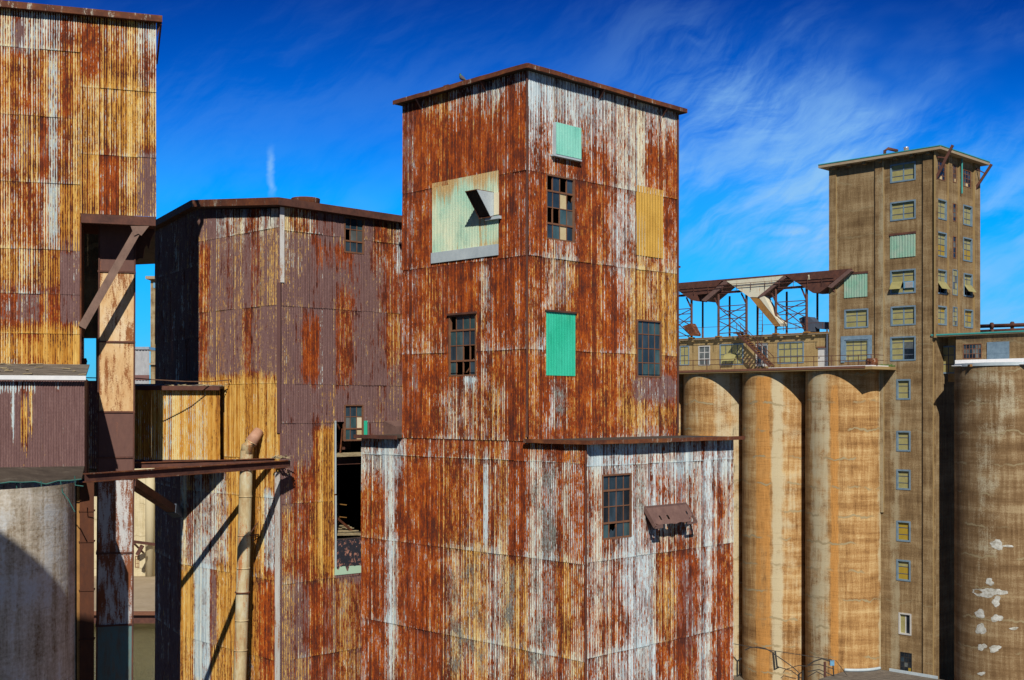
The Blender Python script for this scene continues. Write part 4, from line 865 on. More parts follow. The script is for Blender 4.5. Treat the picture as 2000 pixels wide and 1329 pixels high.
# boxed steel casing (the tall panelled post)
dP = 43.3; post = thing('panelled_steel_post', (*V2(226, dP), 0), 'tall boxed steel post of stacked panels, cream above and peeling blue-grey below', 'post')
pl = 0.10                                                          # it leans a little
def post_x(px_top, z): return V2(px_top, dP)[0] - (36.6 - z) / 16 * pl
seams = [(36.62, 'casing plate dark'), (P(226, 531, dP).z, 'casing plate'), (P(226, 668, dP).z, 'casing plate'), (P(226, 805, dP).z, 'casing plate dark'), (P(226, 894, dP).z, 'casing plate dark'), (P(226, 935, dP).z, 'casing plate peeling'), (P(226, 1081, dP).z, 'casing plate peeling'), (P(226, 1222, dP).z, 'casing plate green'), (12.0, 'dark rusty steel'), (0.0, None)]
axp = Vector((ld.x, ld.y, 0)); wdt = 1.27
for i in range(len(seams) - 1):
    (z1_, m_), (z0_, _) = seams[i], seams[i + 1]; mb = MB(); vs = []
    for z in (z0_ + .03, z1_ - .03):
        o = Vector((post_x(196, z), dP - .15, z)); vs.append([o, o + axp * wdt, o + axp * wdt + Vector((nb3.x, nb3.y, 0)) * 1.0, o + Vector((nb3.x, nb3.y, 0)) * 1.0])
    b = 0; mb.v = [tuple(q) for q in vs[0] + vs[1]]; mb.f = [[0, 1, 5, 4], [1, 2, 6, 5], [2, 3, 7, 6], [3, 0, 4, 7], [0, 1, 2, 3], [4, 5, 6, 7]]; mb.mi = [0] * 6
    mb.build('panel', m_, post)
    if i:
        mb = MB(); o = Vector((post_x(196, z1_) - .02, dP - .20, z1_ - .03)); mb.box(o, axp * (wdt + .04), Vector((nb3.x, nb3.y, 0)) * 1.08, (0, 0, .06)); mb.build('flange', 'dark rusty steel', post)
mb = MB()
for s in (0, 1):
    o0 = Vector((post_x(196, 0) + 0, dP - .165, 0)) + axp * (s * (wdt - .05)); o1 = Vector((post_x(196, 36.6), dP - .165, 36.6)) + axp * (s * (wdt - .05))
    mb.prism([o0, o0 + axp * .05, o0 + axp * .05 + Vector((0, -.02, 0)), o0 + Vector((0, -.02, 0))], o1 - o0)
mb.build('edge_angle', 'dark rusty steel', post)

# beams between the column, post and the bin house corner
def ibeam(name, p, q, h, b, label, m=('rusty fascia', 'dark rusty steel')):
    p, q = Vector(p), Vector(q); o = thing(name, p, label, 'beam'); up = Vector((0, 0, 1))
    mb = MB(); mb.bar(p + up * (h / 2), q + up * (h / 2), b, .03); mb.build('flange', m[0], o)
    mb = MB(); mb.bar(p - up * (h / 2), q - up * (h / 2), b, .03); mb.build('flange', m[0], o)
    mb = MB(); mb.bar(p, q, .03, h - .03); mb.build('web', m[1], o); return o
Bq = Vector((Bp.x, Bp.y, 0)); 
bm1 = ibeam('steel_beam', P(166, 934, 36.9), P(566, 906, 45.3), .25, .20, 'long rusty I-beam running from the column at the white silo to the brown building corner')
bm2 = ibeam('steel_beam', P(250, 910, 44.4), P(556, 900, 46.2), .20, .16, 'shorter rusty I-beam behind the long beam, running from post to the brown building')
mb = MB(); r_ = random.Random(4)
for i in range(40):
    q = P(535 + r_.random() * 26, 893 + r_.random() * 3, 45.0 + r_.random() * .4); a = r_.random() * 6.28; mb.bar(q, q + Vector((math.cos(a) * .2, math.sin(a) * .1, (r_.random() - .2) * .12)), .06, .015)
tag(mb.build('debris_pile', 'weathered timber'), 'small pile of leaves and scraps caught on the right end of the long beam', 'debris')
st = thing('steel_strut', P(262, 945, 43.6), 'dark red diagonal box strut sloping down from the post under the beams', 'strut')
mb = MB(); mb.bar(P(256, 942, 43.6), P(338, 996, 50), .34, .30); mb.build('shaft', 'dark rusty steel', st)
mb = MB(); mb.bar(P(334, 993, 49.7), P(349, 1003, 50.8), .42, .38); mb.build('end_plate', 'navy steel', st)

# downpipe duct in front of the orange wall
dD = 46.2
du = thing('vent_duct', P(482, 1329, dD), 'fat pale metal vent pipe with an angled elbow against the orange wall', 'duct')
Rp = .245; x0 = P(482, 900, dD).x
def zc_(y): return P(482, y, dD).z
segs = [880, 970, 1046, 1110, 1157, 1212, 1270, 1340, 1420]
for i in range(len(segs) - 1):
    mb = MB(); mb.tube([(x0 - .0006 * (segs[i] - 880), dD, zc_(segs[i]) - .008), (x0 - .0006 * (segs[i + 1] - 880), dD, zc_(segs[i + 1]) + .008)], Rp, 24, cap=False); mb.build('pipe_section', 'duct metal', du, True)
    mb = MB(); z_ = zc_(segs[i + 1]); mb.tube([(x0 - .0006 * (segs[i + 1] - 880), dD, z_ + .02), (x0 - .0006 * (segs[i + 1] - 880), dD, z_ - .02)], Rp + (.05 if segs[i + 1] == 1157 else .015), 24); mb.build('joint_ring', 'rusty fascia' if segs[i + 1] == 1157 else 'duct metal', du, True)
mb = MB(); mb.tube([(x0, dD, zc_(880)), (x0, dD, zc_(886)), P(484, 872, dD), P(491, 862, dD)], Rp, 24); mb.build('elbow', 'duct metal', du, True)
mb = MB(); e0_, e1_ = P(489, 866, dD), P(506, 842, dD + .35); mb.tube([e0_, e1_], [Rp * .98, Rp * .80], 24); mb.build('elbow', 'duct elbow metal', du, True)
mb = MB(); mb.bar(P(488, 1046, dD - .1), P(512, 1044, dD + .9), .05, .05); mb.bar(P(489, 1042, dD), P(508, 1015, dD + .9), .03, .03); mb.bar(P(494, 1050, dD), P(508, 1047, dD + .9), .03, .03); mb.bar(P(497, 1056, dD), P(511, 1046, dD + .9), .03, .03); mb.build('wall_bracket', 'dark rusty steel', du)
mb = MB(); zl = zc_(1420); mb.tube([(x0 - .3, dD, zl), (x0 - .3, dD, 0)], Rp, 20); mb.build('pipe_section', 'duct metal', du, True)

# cable
mb = MB(); pts = [P(158, 738, 46.7), P(215, 739, 45.6), P(262, 739, 45.6), P(300, 742, 45.9), P(360, 745.5, 46.6), P(410, 746, 47.4), P(452, 742, 48.2)]
mb.tube(pts, .022, 6); tag(mb.build('sagging_cable', 'cable rust'), 'thin rusty cable sagging across the gap from behind the post to the brown building', 'cable')

# ================================================================== far bank of the canal
fb = thing('concrete_mill', (-60, 200, 0), 'far sunlit cream concrete mill wall with pilasters across the canal', 'building')
wF = Wall(V2(150, 212), V2(340, 212))
flat_wall('wall', wF, .2, 26, fb, 'far concrete', base=(.0, .3, .15, 0), step=2, holes=[wF.rect(264, 1086, 272, 1109)])
for px in (293, 245, 340):
    mb = MB(); p = Vector((*V2(px, 211.6), 0)); mb.tube([p, p + Vector((0, 0, 26))], .8, 16); mb.build('pilaster', 'far concrete', fb, True)
window(wF, wF.rect(264, 1086, 272, 1109), 2, 3, fb, panes=('board pane',), fr=.12, mun=.08)
mb = MB(); mb.bar(P(258, 1058, 208), P(305, 1064, 211), .4, .5); mb.bar(P(262, 1062, 208), P(280, 1080, 211), .25, .25); mb.bar(P(268, 1084, 208), P(278, 1066, 208), .6, .6); mb.build('wall_bracket', 'dark rusty steel', fb)
shell('roof', [((-75, 212), (-58, 212))], 26, 26.3, fb, 'far concrete')
ft_ = thing('slim_concrete_tower', (*V2(300, 260), 0), 'slim far concrete tower with a flat cap seen in the gap by the brown building', 'tower')
wT = Wall(V2(294, 260), V2(360, 260)); flat_wall('wall', wT, 0, P(300, 546, 260).z, ft_, 'tower concrete', base=(0, .6, 0, 0), step=4); shell('side_wall', [(wT.a, wT.a + Vector((-1, 8)))], 0, P(300, 546, 260).z, ft_, 'far concrete')
mb = MB(); mb.box((wT.a.x - .8, 259, P(300, 546, 260).z), (8, 0, 0), (0, 8, 0), (0, 0, .6)); mb.build('roof', 'quay concrete', ft_)
r_ = wT.rect(299.5, 552, 303, 563); mb = MB(); wT.box(mb, r_[0], r_[1], r_[2], r_[3], 0, .1); mb.build('window', 'blue box paint', ft_)
r_ = wT.rect(294, 710, 306, 713); mb = MB(); wT.box(mb, r_[0] - .3, r_[1], r_[2], r_[3], 0, .5); mb.build('ledge', 'quay concrete', ft_)
fs = thing('grey_shed', (*V2(270, 235), 0), 'far grey corrugated shed seen between the post and the brown building', 'shed')
wS2 = Wall(V2(235, 235), V2(292, 235)); corr('wall', wS2, [P(270, 683, 235).z, 30.3, 0], fs, (0, .1, 0, 0), (), (0, .1, 0, 0), m='grey sheet', pitch=.6, amp=.08, ribs=30, dz=6)
mb = MB(); mb.box((wS2.a.x - .2, 234.6, P(270, 683, 235).z), (wS2.L + .2, 0, 0), (0, 8, 0), (0, 0, .5)); mb.build('roof', 'silver metal', fs)
mb = MB(); wS2.box(mb, 0, wS2.L, P(270, 743, 235).z, P(270, 733, 235).z, .1, .2); mb.build('base_panel', 'brown flashing', fs)

# ================================================================== concrete elevator on the right
N0 = Vector((42.3, 120.0)); dA_, dB_ = A45, B45                     # near corner of the head tower
tw = thing('concrete_head_tower', (*N0, 0), 'tall tan concrete elevator tower on the right with blue-framed windows and a flat green-edged roof', 'tower')
wTL = Wall(N0 + B45 * 11.9, N0); wTR = Wall(N0, N0 + A45 * 9.75)
zEv = 30 + (795 - 296) / F * 120.0
def rects(wl, L): return [wl.rect(*q) for q in L]
bigw = rects(wTL, [(1739, 319, 1788.5, 355), (1739, 393, 1788.5, 430), (1739, 527, 1788.5, 574), (1740, 598, 1788.5, 636), (1739, 657.5, 1788.5, 705)])
lw = rects(wTL, [(1649.5, 604, 1696, 641), (1650, 664, 1696, 706)])
lowp = [(741, 781), (842, 882), (917.5, 957), (1018, 1058), (1094, 1135)]
loww = rects(wTL, [(1751, a, 1778.5, b) for a, b in lowp]); whw = wTL.rect(1755.5, 1198, 1780, 1240); dkw = wTL.rect(1758.5, 1275, 1781, 1313)
flat_wall('wall', wTL, 0, zEv, tw, 'tower concrete', holes=bigw + lw + loww + [whw, dkw], base=(0, .0, 0, 0), spots=[
    (1715, 320, 1737, 720, (.0, .72, 0, 0), 7, 40), (1600, 430, 1830, 720, (0, .12, 0, 0), 20, 60), (1700, 560, 1800, 730, (0, .5, 0, 0), 10, 30), (1630, 330, 1638, 760, (.15, .75, 0, 0), 3, 20),
    (1738, 720, 1760, 1330, (.2, .75, 0, 0), 7, 20), (1760, 720, 1800, 1330, (.15, .10, 0, 0), 7, 30), (1795, 300, 1830, 720, (0, -.2, .2, 0), 6, 40), (1640, 330, 1705, 520, (0, -.1, .1, 0), 10, 30)])
rw1 = rects(wTR, [(1830, 388 + 2, 1848.6, 431 - 2), (1830, 454, 1848.6, 502), (1829.5, 527, 1848.6, 575), (1829.5, 598, 1848.6, 635)])
rw0 = rects(wTR, [(1830, 316, 1846, 352), (1861, 322, 1867.5, 357), (1881, 333, 1896, 366)])
rw2 = rects(wTR, [(1881, 402, 1898.5, 441), (1881, 465, 1898.5, 511), (1882, 535, 1899, 580), (1883, 605, 1900, 641)])
rwn = rects(wTR, [(1861, 398, 1867.5, 433), (1861, 462, 1867.5, 505), (1860.6, 527, 1870, 577), (1861, 600, 1869.5, 637)])
flat_wall('wall', wTR, 0, zEv, tw, 'tower concrete', holes=rw0 + rw1 + rw2 + rwn, base=(0, .12, 0, 0), spots=[(1868, 380, 1881, 650, (.3, -.2, .62, 0), 4, 60), (1825, 570, 1915, 660, (0, .45, 0, 0), 10, 30)])
shell('rear_wall', [(wTL.a, wTL.a + A45 * 9.75), (wTR.b, wTR.b + B45 * 11.9)], 0, zEv, tw, 'tower concrete')
# pilasters and joints
def pil(wl, x0, x1, y0, y1, o=.22, m='tower concrete', name='pilaster'):
    u0, u1 = wl.u(x0), wl.u(x1); z0 = wl.z(x0, y1); z1 = min(wl.z(x0, y0), zEv - .02)
    X = []; 
    w2 = wl.off(o); a = flat_wall(name, w2, z0, z1, tw, m, u0=u0, u1=u1, base=(0, .1, 0, 0), spots=[(1718, 300, 1742, 1340, (.1, .85, 0, 0), 4, 20)])
    mb = MB()
    for u in (u0, u1): mb.poly([wl.at(u, z0, 0), wl.at(u, z0, o), wl.at(u, z1, o), wl.at(u, z1, 0)])
    mb.build('pilaster_side', 'gallery concrete', a); return a
pil(wTL, 1710.5, 1727, 280, 1000, .18); pil(wTL, 1804.5, 1824, 280, 1340, .22); pil(wTL, 1620.5, 1634, 280, 760, .16)
pil(wTR, 1824, 1829, 290, 660, .18); pil(wTR, 1850.5, 1857, 300, 660, .14); pil(wTR, 1871.5, 1876, 300, 660, .14); pil(wTR, 1900.5, 1911, 310, 660, .2)
for x in (1709.3, 1803.3):
    mb = MB(); u = wTL.u(x); wTL.box(mb, u - .06, u + .06, 12, zEv - .05, .0, .05); mb.build('joint_pipe', 'cable black', tw)
# roof
ovt = .85; c0 = N0 - A45 * ovt - B45 * ovt; c1 = wTR.b + A45 * ovt - B45 * ovt; c2 = wTR.b + A45 * ovt + B45 * (11.9 + ovt); c3 = wTL.a - A45 * ovt + B45 * ovt
mb = MB(); mb.prism([(*c, zEv) for c in (c0, c1, c2, c3)], (0, 0, .32)); mb.build('roof', 'quay concrete', tw)
for p, q in ((c3, c0), (c0, c1)):
    wl = Wall(p, q); mb = MB(); wl.box(mb, 0, wl.L, zEv + .30, zEv + .38, .0, .05); mb.build('roof_edging', 'teal paint' , tw)
for i in range(7):
    u = .6 + i * 1.75; mb = MB(); wTL.box(mb, u, u + .35, zEv - .28, zEv - .01, .0, .6); mb.build('corbel', 'tower concrete', tw)
mb = MB(); a = P(1728, 298, 124); mb.tube([a + Vector((0, 0, -.6)), a + Vector((0, 0, .15)), a + Vector((.35, 0, .38)), a + Vector((1.4, .3, .22))], .16, 10); mb.build('roof_pipe', 'dark rusty steel', tw, True)
mb = MB(); a = P(1770, 300, 126); mb.tube([a + Vector((0, 0, -.3)), a + Vector((0, 0, .55)), a + Vector((0, 0, .62))], [.26, .26, .30], 16); mb.build('roof_vent', 'silver metal', tw, True)
# windows
BG = 'blue grey paint'; OP = ('olive pane',)
for i, r in enumerate(bigw):
    if i == 2:
        window(wTL, r, 2, 4, tw, BG, OP, .14, .08, rec=-.15, proud=.05, vw={1: .14}, broken={(0, 2), (1, 2)})
        H_ = (r[3] - r[2]); u0, u1 = r[0] + .12, (r[0] + r[1]) / 2 - .05; zt3 = r[3] - H_ * .5; mb = MB()
        mb.prism([wTL.at(u0, zt3, .0), wTL.at(u1, zt3, .0), wTL.at(u1, zt3 - H_ * .30, .45), wTL.at(u0, zt3 - H_ * .30, .45)], (0, .04, .04)); mb.build('open_sash', 'olive pane', tw)
        mb = MB(); u0, u1 = (r[0] + r[1]) / 2 + .08, r[1] - .16; wTL.box(mb, u0, u1, zt3 - H_ * .28, zt3, -.1, .02); sg = mb.build('vent_louvre', 'blue box paint', tw)
        mb = MB()
        for k in range(6): wTL.box(mb, u0 + .18, u1 - .14, zt3 - H_ * .26 + k * H_ * .04, zt3 - H_ * .26 + k * H_ * .04 + H_ * .025, .02, .05)
        mb.build('slat', 'white door paint', sg)
    else:
        sw = {(1, 2): 'dark glass', (1, 3): 'dark glass', (1, 1): 'dirty grey glass'} if i == 4 else ({(1, 1): 'olive pane'} if i == 0 else None)
        window(wTL, r, 2, 4 if i == 4 else 3, tw, BG, OP, .14, .08, rec=-.15, proud=.05, vw={1: .14}, swap=sw)
def green_board(wl, x0, y0, x1, y1):
    r = wl.rect(x0, y0, x1, y1); o = corr('boarding', wl.off(.05), [r[3], r[2]], tw, (0, .2, 0, 0), (), (0, .3, 0, 0), m='faded green board', u0=r[0], u1=r[1], flush=True, pitch=.3, amp=.015, ribs=3)
    mb = MB(); wl.box(mb, r[0] - .05, r[1] + .05, r[3], r[3] + .22, .02, .12); mb.build('lintel', 'dark rusty steel', tw); return o
green_board(wTL, 1739, 459, 1788.5, 503); green_board(wTL, 1649.5, 536, 1695, 581)
window(wTL, lw[0], 2, 3, tw, BG, OP, .14, .08, rec=-.15, proud=.05, vw={1: .12})
window(wTL, lw[1], 3, 4, tw, BG, OP, .10, .07, rec=-.15, proud=.04)
mb = MB(); q = lw[1]
for a in ((q[0] - .42, q[0] - .02, q[2] - .1, q[3] + .42), (q[1] + .02, q[1] + .42, q[2] - .1, q[3] + .42), (q[0] - .02, q[1] + .02, q[3] + .02, q[3] + .42)): wTL.box(mb, *a, .01, .10)
mb.build('window_surround', BG, tw)
for r in loww: window(wTL, r, 1, 3, tw, BG, ('olive pane', 'amber pane') if r is loww[3] or r is loww[4] else OP, .16, .07, rec=-.15, proud=.05)
window(wTL, whw, 2, 1, tw, 'white door paint', OP, .14, .12, rec=-.15, proud=.06, swap={(1, 0): 'dark glass'})
window(wTL, dkw, 3, 4, tw, 'cable black', ('dark glass',), .05, .05, swap={(1, 2): 'dirty grey glass', (2, 3): 'amber pane', (0, 1): 'slate glass'})
for r in rw0: window(wTR, r, 3 if r[1] - r[0] > 1.2 else 2, 4, tw, 'window rust bar', ('dark glass', 'dark glass', 'slate glass'), .07, .06, swap={(0, 3): 'dirty grey glass', (1, 3): 'board pane'})
for i, r in enumerate(rw1 + rw2):
    k = i % 4; opn = k == 2
    window(wTR, r, 2, 4 if k in (1, 2) else 3, tw, BG, OP if not (i in (3, 7)) else ('olive pane', 'amber pane'), .13, .07, rec=-.15, proud=.05, broken={(0, 3), (1, 3), (0, 2), (1, 2)} if opn else (), swap={(0, 2): 'amber pane', (1, 2): 'amber pane', (0, 3): 'amber pane', (1, 3): 'amber pane'} if k == 1 else None)
    if opn:
        H_ = r[3] - r[2]; zt3 = r[3] - H_ * .5; mb = MB(); mb.prism([wTR.at(r[0] + .12, zt3, 0), wTR.at(r[1] - .12, zt3, 0), wTR.at(r[1] - .12, zt3 - H_ * .3, .5), wTR.at(r[0] + .12, zt3 - H_ * .3, .5)], (0, .04, .04)); mb.build('open_sash', 'olive pane', tw)
for i, r in enumerate(rwn): window(wTR, r, 1 if i < 2 else 2, 4, tw, 'window rust bar' if i < 2 else BG, ('dark glass', 'dirty grey glass') if i < 2 else ('olive pane', 'dirty grey glass'), .07, .06)
# rusty roof davits and green drainpipe
for xa, ya, xb, yb, u in ((1826, 350, 1861, 294, 0), (1903, 370, 1926, 325, 1)):
    a = wTR.at(wTR.u(xa), wTR.z(xa, ya), .1); z_ = zEv + .25; b = wTR.at(wTR.u(xa) + .2, z_ + (.1 if u == 0 else -.5), 1.75); mb = MB(); mb.bar(a, b, .15, .26); mb.bar(a + Vector((0, 0, 2.2)), a + (b - a) * .62, .12, .12); mb.build('davit', 'dark rusty steel', tw)
u = wTR.u(1872.5); mb = MB(); mb.tube([wTR.at(u, wTR.z(1872, 379), .35), wTR.at(u, zEv, .35)], .08, 8); mb.build('drainpipe', 'teal paint', tw)

# silos --------------------------------------------------------------------------------------------
base_w = wTL.off(.1); Rr = 4.05
def solve_c(limb, R, wl, side):
    best = None
    for k in np.linspace(-40, 40, 8001):
        c = wl.b - wl.d * k; d = c.length; th = math.atan2(c.x, c.y) + side * math.asin(R / d); e = abs(math.tan(th) - (limb - HX) / F)
        if best is None or e < best[0]: best = (e, c, k)
    return best[1], best[2]
zSl = 30 + (795 - 727) / F * 130
c3s, k3 = solve_c(1573, Rr, base_w, -1)
c2s, k2 = solve_c(1450, Rr, base_w, -1); c1s, k1 = solve_c(1335, Rr, base_w, -1)
sil = [('concrete silo with a pale patched upper left, next to the concrete tower', c3s), ('concrete silo with a wide orange stripe and pale right half, beside the tan one', c2s), ('tan concrete silo closest to the red tower, lower part hidden by its base', c1s)]
sp = [[(1560, 720, 1585, 1340, (0, .1, .2, 0), 5, 20), (1583, 720, 1622, 1340, (0, .72, .0, 0), 9, 20), (1622, 750, 1640, 1340, (.95, 0, 0, 0), 6, 20), (1640, 740, 1720, 1340, (.08, -.1, 0, 0), 8, 20), (1715, 720, 1740, 1340, (.1, .9, 0, 0), 8, 20)],
      [(1445, 720, 1475, 1340, (.05, .30, 0, 0), 8, 20), (1476, 730, 1506, 1340, (.95, 0, .05, 0), 7, 15), (1482, 1050, 1500, 1250, (.6, 0, .45, 0), 5, 50), (1508, 730, 1530, 1340, (.0, .95, 0, 0), 7, 15), (1530, 730, 1570, 1340, (.05, .42, 0, 0), 8, 20)],
      [(1335, 720, 1390, 880, (.20, .35, 0, 0), 10, 20), (1360, 840, 1420, 880, (.7, .1, 0, 0), 15, 12), (1395, 720, 1425, 900, (0, .72, 0, 0), 8, 20), (1428, 720, 1445, 1340, (0, .75, .42, 0), 4, 20)]]
for i, (lab, c) in enumerate(sil):
    o = thing('concrete_silo', (*c, 0), lab, 'silo', 'concrete grain silos of the elevator')
    cyl('drum', c, Rr, 0, zSl, o, 'silo concrete', (.05, .25, 0, 0), sp[i], uvo=i * 31.0)
c0s = c1s - (c2s - c1s) ; o = thing('concrete_silo', (*c0s, 0), 'concrete silo showing only a thin lit strip beside the red tower', 'silo', 'concrete grain silos of the elevator'); cyl('drum', c0s, Rr, 0, zSl, o, 'silo concrete', (.05, .4, 0, 0), (), uvo=140.0)
# pilaster strip between silo and tower
Rb = 4.9; cb, kb = solve_c(1864, Rb, wTL.off(-1.2), -1)
big = thing('concrete_silo', (*cb, 0), 'large brown concrete silo with white plaster patches at the right edge', 'silo', 'concrete grain silos of the elevator')
zBg = 30 + (795 - 716) / F * 116
cyl('drum', cb, Rb, 0, zBg, big, 'big silo concrete', (0, .0, 0, 0), [(1900, 715, 1955, 1340, (0, .46, 0, 0), 14, 20), (1935, 715, 1990, 860, (0, .6, 0, 0), 20, 60), (1860, 1150, 2010, 1340, (0, -.1, .12, 0), 20, 60)], uvo=77.0, seg=160)
def patch(cx, cy, w_, h_, seed):
    """trowelled plaster patch following the drum"""
    r_ = random.Random(seed); mb = MB(); d0 = 112.8
    th0 = None
    def on(px, py):
        k = (px - HX) / F; a = 1 + k * k; b = -2 * (k * cb.x + cb.y); c = cb.length_squared - (Rb + .015) ** 2
        t_ = (-b - math.sqrt(max(0, b * b - 4 * a * c))) / (2 * a); return P(px, py, t_)
    n = 64; pts = []
    ph = [r_.random() * 6.28 for _ in range(3)]
    for i in range(n):
        t_ = 2 * math.pi * i / n; rr = 1 + .16 * math.sin(2 * t_ + ph[0]) + .13 * math.sin(3 * t_ + ph[1]) + .08 * math.sin(5 * t_ + ph[2]) + (r_.random() - .5) * .16
        pts.append(on(cx + w_ / 2 * rr * math.cos(t_), cy + h_ / 2 * rr * math.sin(t_)))
    cc = on(cx, cy); b = 0; mb.v = [tuple(q) for q in pts] + [tuple(cc - Vector((0, .045, 0)))]; mb.f = [[i, (i + 1) % n, n] for i in range(n)]; mb.mi = [0] * n
    mb.build('plaster_patch', 'plaster white', big, True)
for i, a in enumerate(((1947, 1064, 26, 17), (1969, 1067, 20, 5), (1933, 1137, 15, 14), (1925, 1158, 42, 20), (1948, 1157, 34, 13), (1946, 1175, 16, 20), (1914, 1199, 21, 15), (1947, 1208, 21, 15), (1916, 1229, 17, 24), (1918, 1264, 17, 13), (1943, 1267, 23, 13), (1917, 1316, 14, 7), (1980, 1228, 16, 6))): patch(*a, i)

# platform slab above the silos
slab = thing('walkway_slab', (*c2s, zSl), 'long concrete walkway slab laid over the silo tops below the gallery', 'slab')
wSl = wTL.off(4.45); uA, uZ = wSl.u(1250), wSl.u(1752)
mb = MB(); mb.prism([wSl.at(uA, zSl, 0), wSl.at(wSl.u(1704), zSl, 0), wSl.at(wSl.u(1704) + .5, zSl, -2.6), wSl.at(wTL.u(1750), zSl, -4.45), wSl.at(uA, zSl, -10)], (0, 0, .30)); mb.build('deck', 'gallery concrete', slab)
mb = MB(); wSl.box(mb, uA, wSl.u(1690), zSl + .12, zSl + .36, .0, .06); mb.build('edge_course', 'brick brown', slab)
mb = MB(); wSl.box(mb, wSl.u(1500), wSl.u(1702), zSl + .31, zSl + .42, -3.9, -.1); wSl.box(mb, uA, wSl.u(1500), zSl + .31, zSl + .36, -3.9, -.1); mb.build('deck_coating', 'white roof coating', slab)
mb = MB(); r_ = random.Random(8)
for i in range(60):
    q = wSl.at(wTL.u(1747) - r_.random() * 1.5, zSl + .3, -3.4 - r_.random() * .9); mb.poly([q, q + Vector((.3 * (r_.random() - .5), .1, .35 * r_.random())), q + Vector((.3, .05, .25 * r_.random()))])
mb.build('weeds', 'leafy green', slab)
rail = thing('guard_railing', wSl.at(wSl.u(1500), zSl + .3, -.15), 'thin rusty pipe guard railing along the walkway slab edge', 'railing')
zR = zSl + .32
for z_ in (zR + 1.15, zR + .62):
    mb = MB(); mb.tube([wSl.at(uA, z_, -.15), wSl.at(wSl.u(1700), z_, -.15), wSl.at(wSl.u(1701), z_, -2.6)], .035, 6); mb.build('rail', 'dark rusty steel', rail)
for px in (1352, 1379, 1405, 1434, 1463, 1492, 1522, 1556, 1588, 1622, 1655, 1675, 1700):
    u = wSl.u(px); mb = MB(); mb.tube([wSl.at(u, zR, -.15), wSl.at(u, zR + 1.17, -.15)], .04, 6); mb.build('post', 'dark rusty steel', rail)
mb = MB(); q = wSl.at(wSl.u(1694), zR + .4, -.9); mb.tube([q - Vector((.5, 0, 0)), q + Vector((.5, 0, 0))], .42, 14)
dr_ = tag(mb.build('rusty_drum', 'rusty fascia', None, True), 'small orange-rusted drum lying at the right end of the walkway slab', 'drum')

# gallery house on the slab
gal = thing('gallery_house', wTL.at(-6, zSl + .3), 'low tan concrete gallery with wide windows on top of the silos', 'building')
wGa = Wall(wTL.a + B45 * 22, wTL.a - B45 * .02).off(-.15); zG0, zG1 = zSl + .3, wGa.z(1622, 652)
G1 = wGa.rect(1328, 676, 1346, 714); G2 = wGa.rect(1364.5, 676, 1387, 714); G3 = wGa.rect(1406, 672, 1452, 713); G4 = wGa.rect(1519, 668, 1570, 710); GD = wGa.rect(1597, 680, 1614, 716); GB = wGa.rect(1475, 670, 1500, 716)
flat_wall('wall', wGa, zG0 - .3, zG1, gal, 'gallery concrete', holes=[G1, G2, G3, G4, GD, GB], base=(.08, .15, 0, 0), spots=[(1320, 640, 1640, 668, (.0, 0, .42, 0), 10, 5)])  # wall darker along its top, below the roof edge
shell('rear_wall', [(wGa.a, wGa.a + A45 * 8), (wGa.a + A45 * 8, wGa.b + A45 * 8)], zG0, zG1, gal, 'gallery concrete')
mb = MB(); mb.prism([wGa.at(0, zG1, .35), wGa.at(wGa.L - .05, zG1, .35), wGa.at(wGa.L - .05, zG1, -8), wGa.at(0, zG1, -8)], (0, 0, .18)); mb.build('roof', 'quay concrete', gal)
mb = MB(); wGa.box(mb, 0, wGa.L - .05, zG1 + .12, zG1 + .21, .352, .40); mb.build('roof_edging', 'ochre steel', gal)
for i in range(11):
    u = 2 + i * 2; mb = MB(); wGa.box(mb, u, u + .3, zG1 - .22, zG1 - .01, 0, .3); mb.build('corbel', 'gallery concrete', gal)
window(wGa, G1, 2, 2, gal, BG, OP, .1, .08, proud=.05); window(wGa, G2, 2, 3, gal, 'white door paint', ('dirty grey glass',), .1, .08, proud=.05)
window(wGa, G3, 4, 2, gal, BG, OP, .12, .08, proud=.05); window(wGa, G4, 4, 3, gal, BG, OP, .13, .09, proud=.05)
zt3 = (G3[2] + G3[3]) / 2; uu = G3[0] + (G3[1] - G3[0]) * .22; mb = MB(); mb.prism([wGa.at(uu, zt3, .05), wGa.at(uu + 1.6, zt3, .05), wGa.at(uu + 1.6, zt3 - .75, .6), wGa.at(uu, zt3 - .75, .6)], (0, .04, .04)); mb.build('open_sash', 'olive pane', gal)
mb = MB(); wGa.box(mb, GD[0], GD[1], GD[2], GD[3], -.12, -.06); dd = mb.build('door', 'white door paint', gal); dd['label'] = 'plain white door at the right end of the gallery'
mb = MB(); wGa.box(mb, GD[0] + .1, GD[0] + .2, GD[2] + .9, GD[2] + 1.0, -.06, .0); mb.build('handle', 'dark rusty steel', dd)
mb = MB(); wGa.box(mb, GD[0] - .1, GD[1] + .1, GD[3], GD[3] + .15, -.02, .10); mb.build('lintel', 'brick brown', gal)
mb = MB(); wGa.box(mb, GB[0], GB[1], GB[2], GB[3], -.14, -.10); db = mb.build('door', 'white door paint', gal); db['label'] = 'glazed blue and white door behind the stair'
mb = MB(); wGa.box(mb, GB[0] + .2, (GB[0] + GB[1]) / 2 - .1, GB[2] + .3, GB[3] - .3, -.10, -.08); wGa.box(mb, (GB[0] + GB[1]) / 2 + .1, GB[1] - .2, GB[2] + .3, GB[3] - .3, -.10, -.08); mb.build('pane', 'slate glass', db)
mb = MB(); u = wGa.L - .25; mb.tube([wGa.at(u, zG0, .25), wGa.at(u, zG1 + .5, .25)], .10, 8); mb.build('drainpipe', 'navy steel', gal)

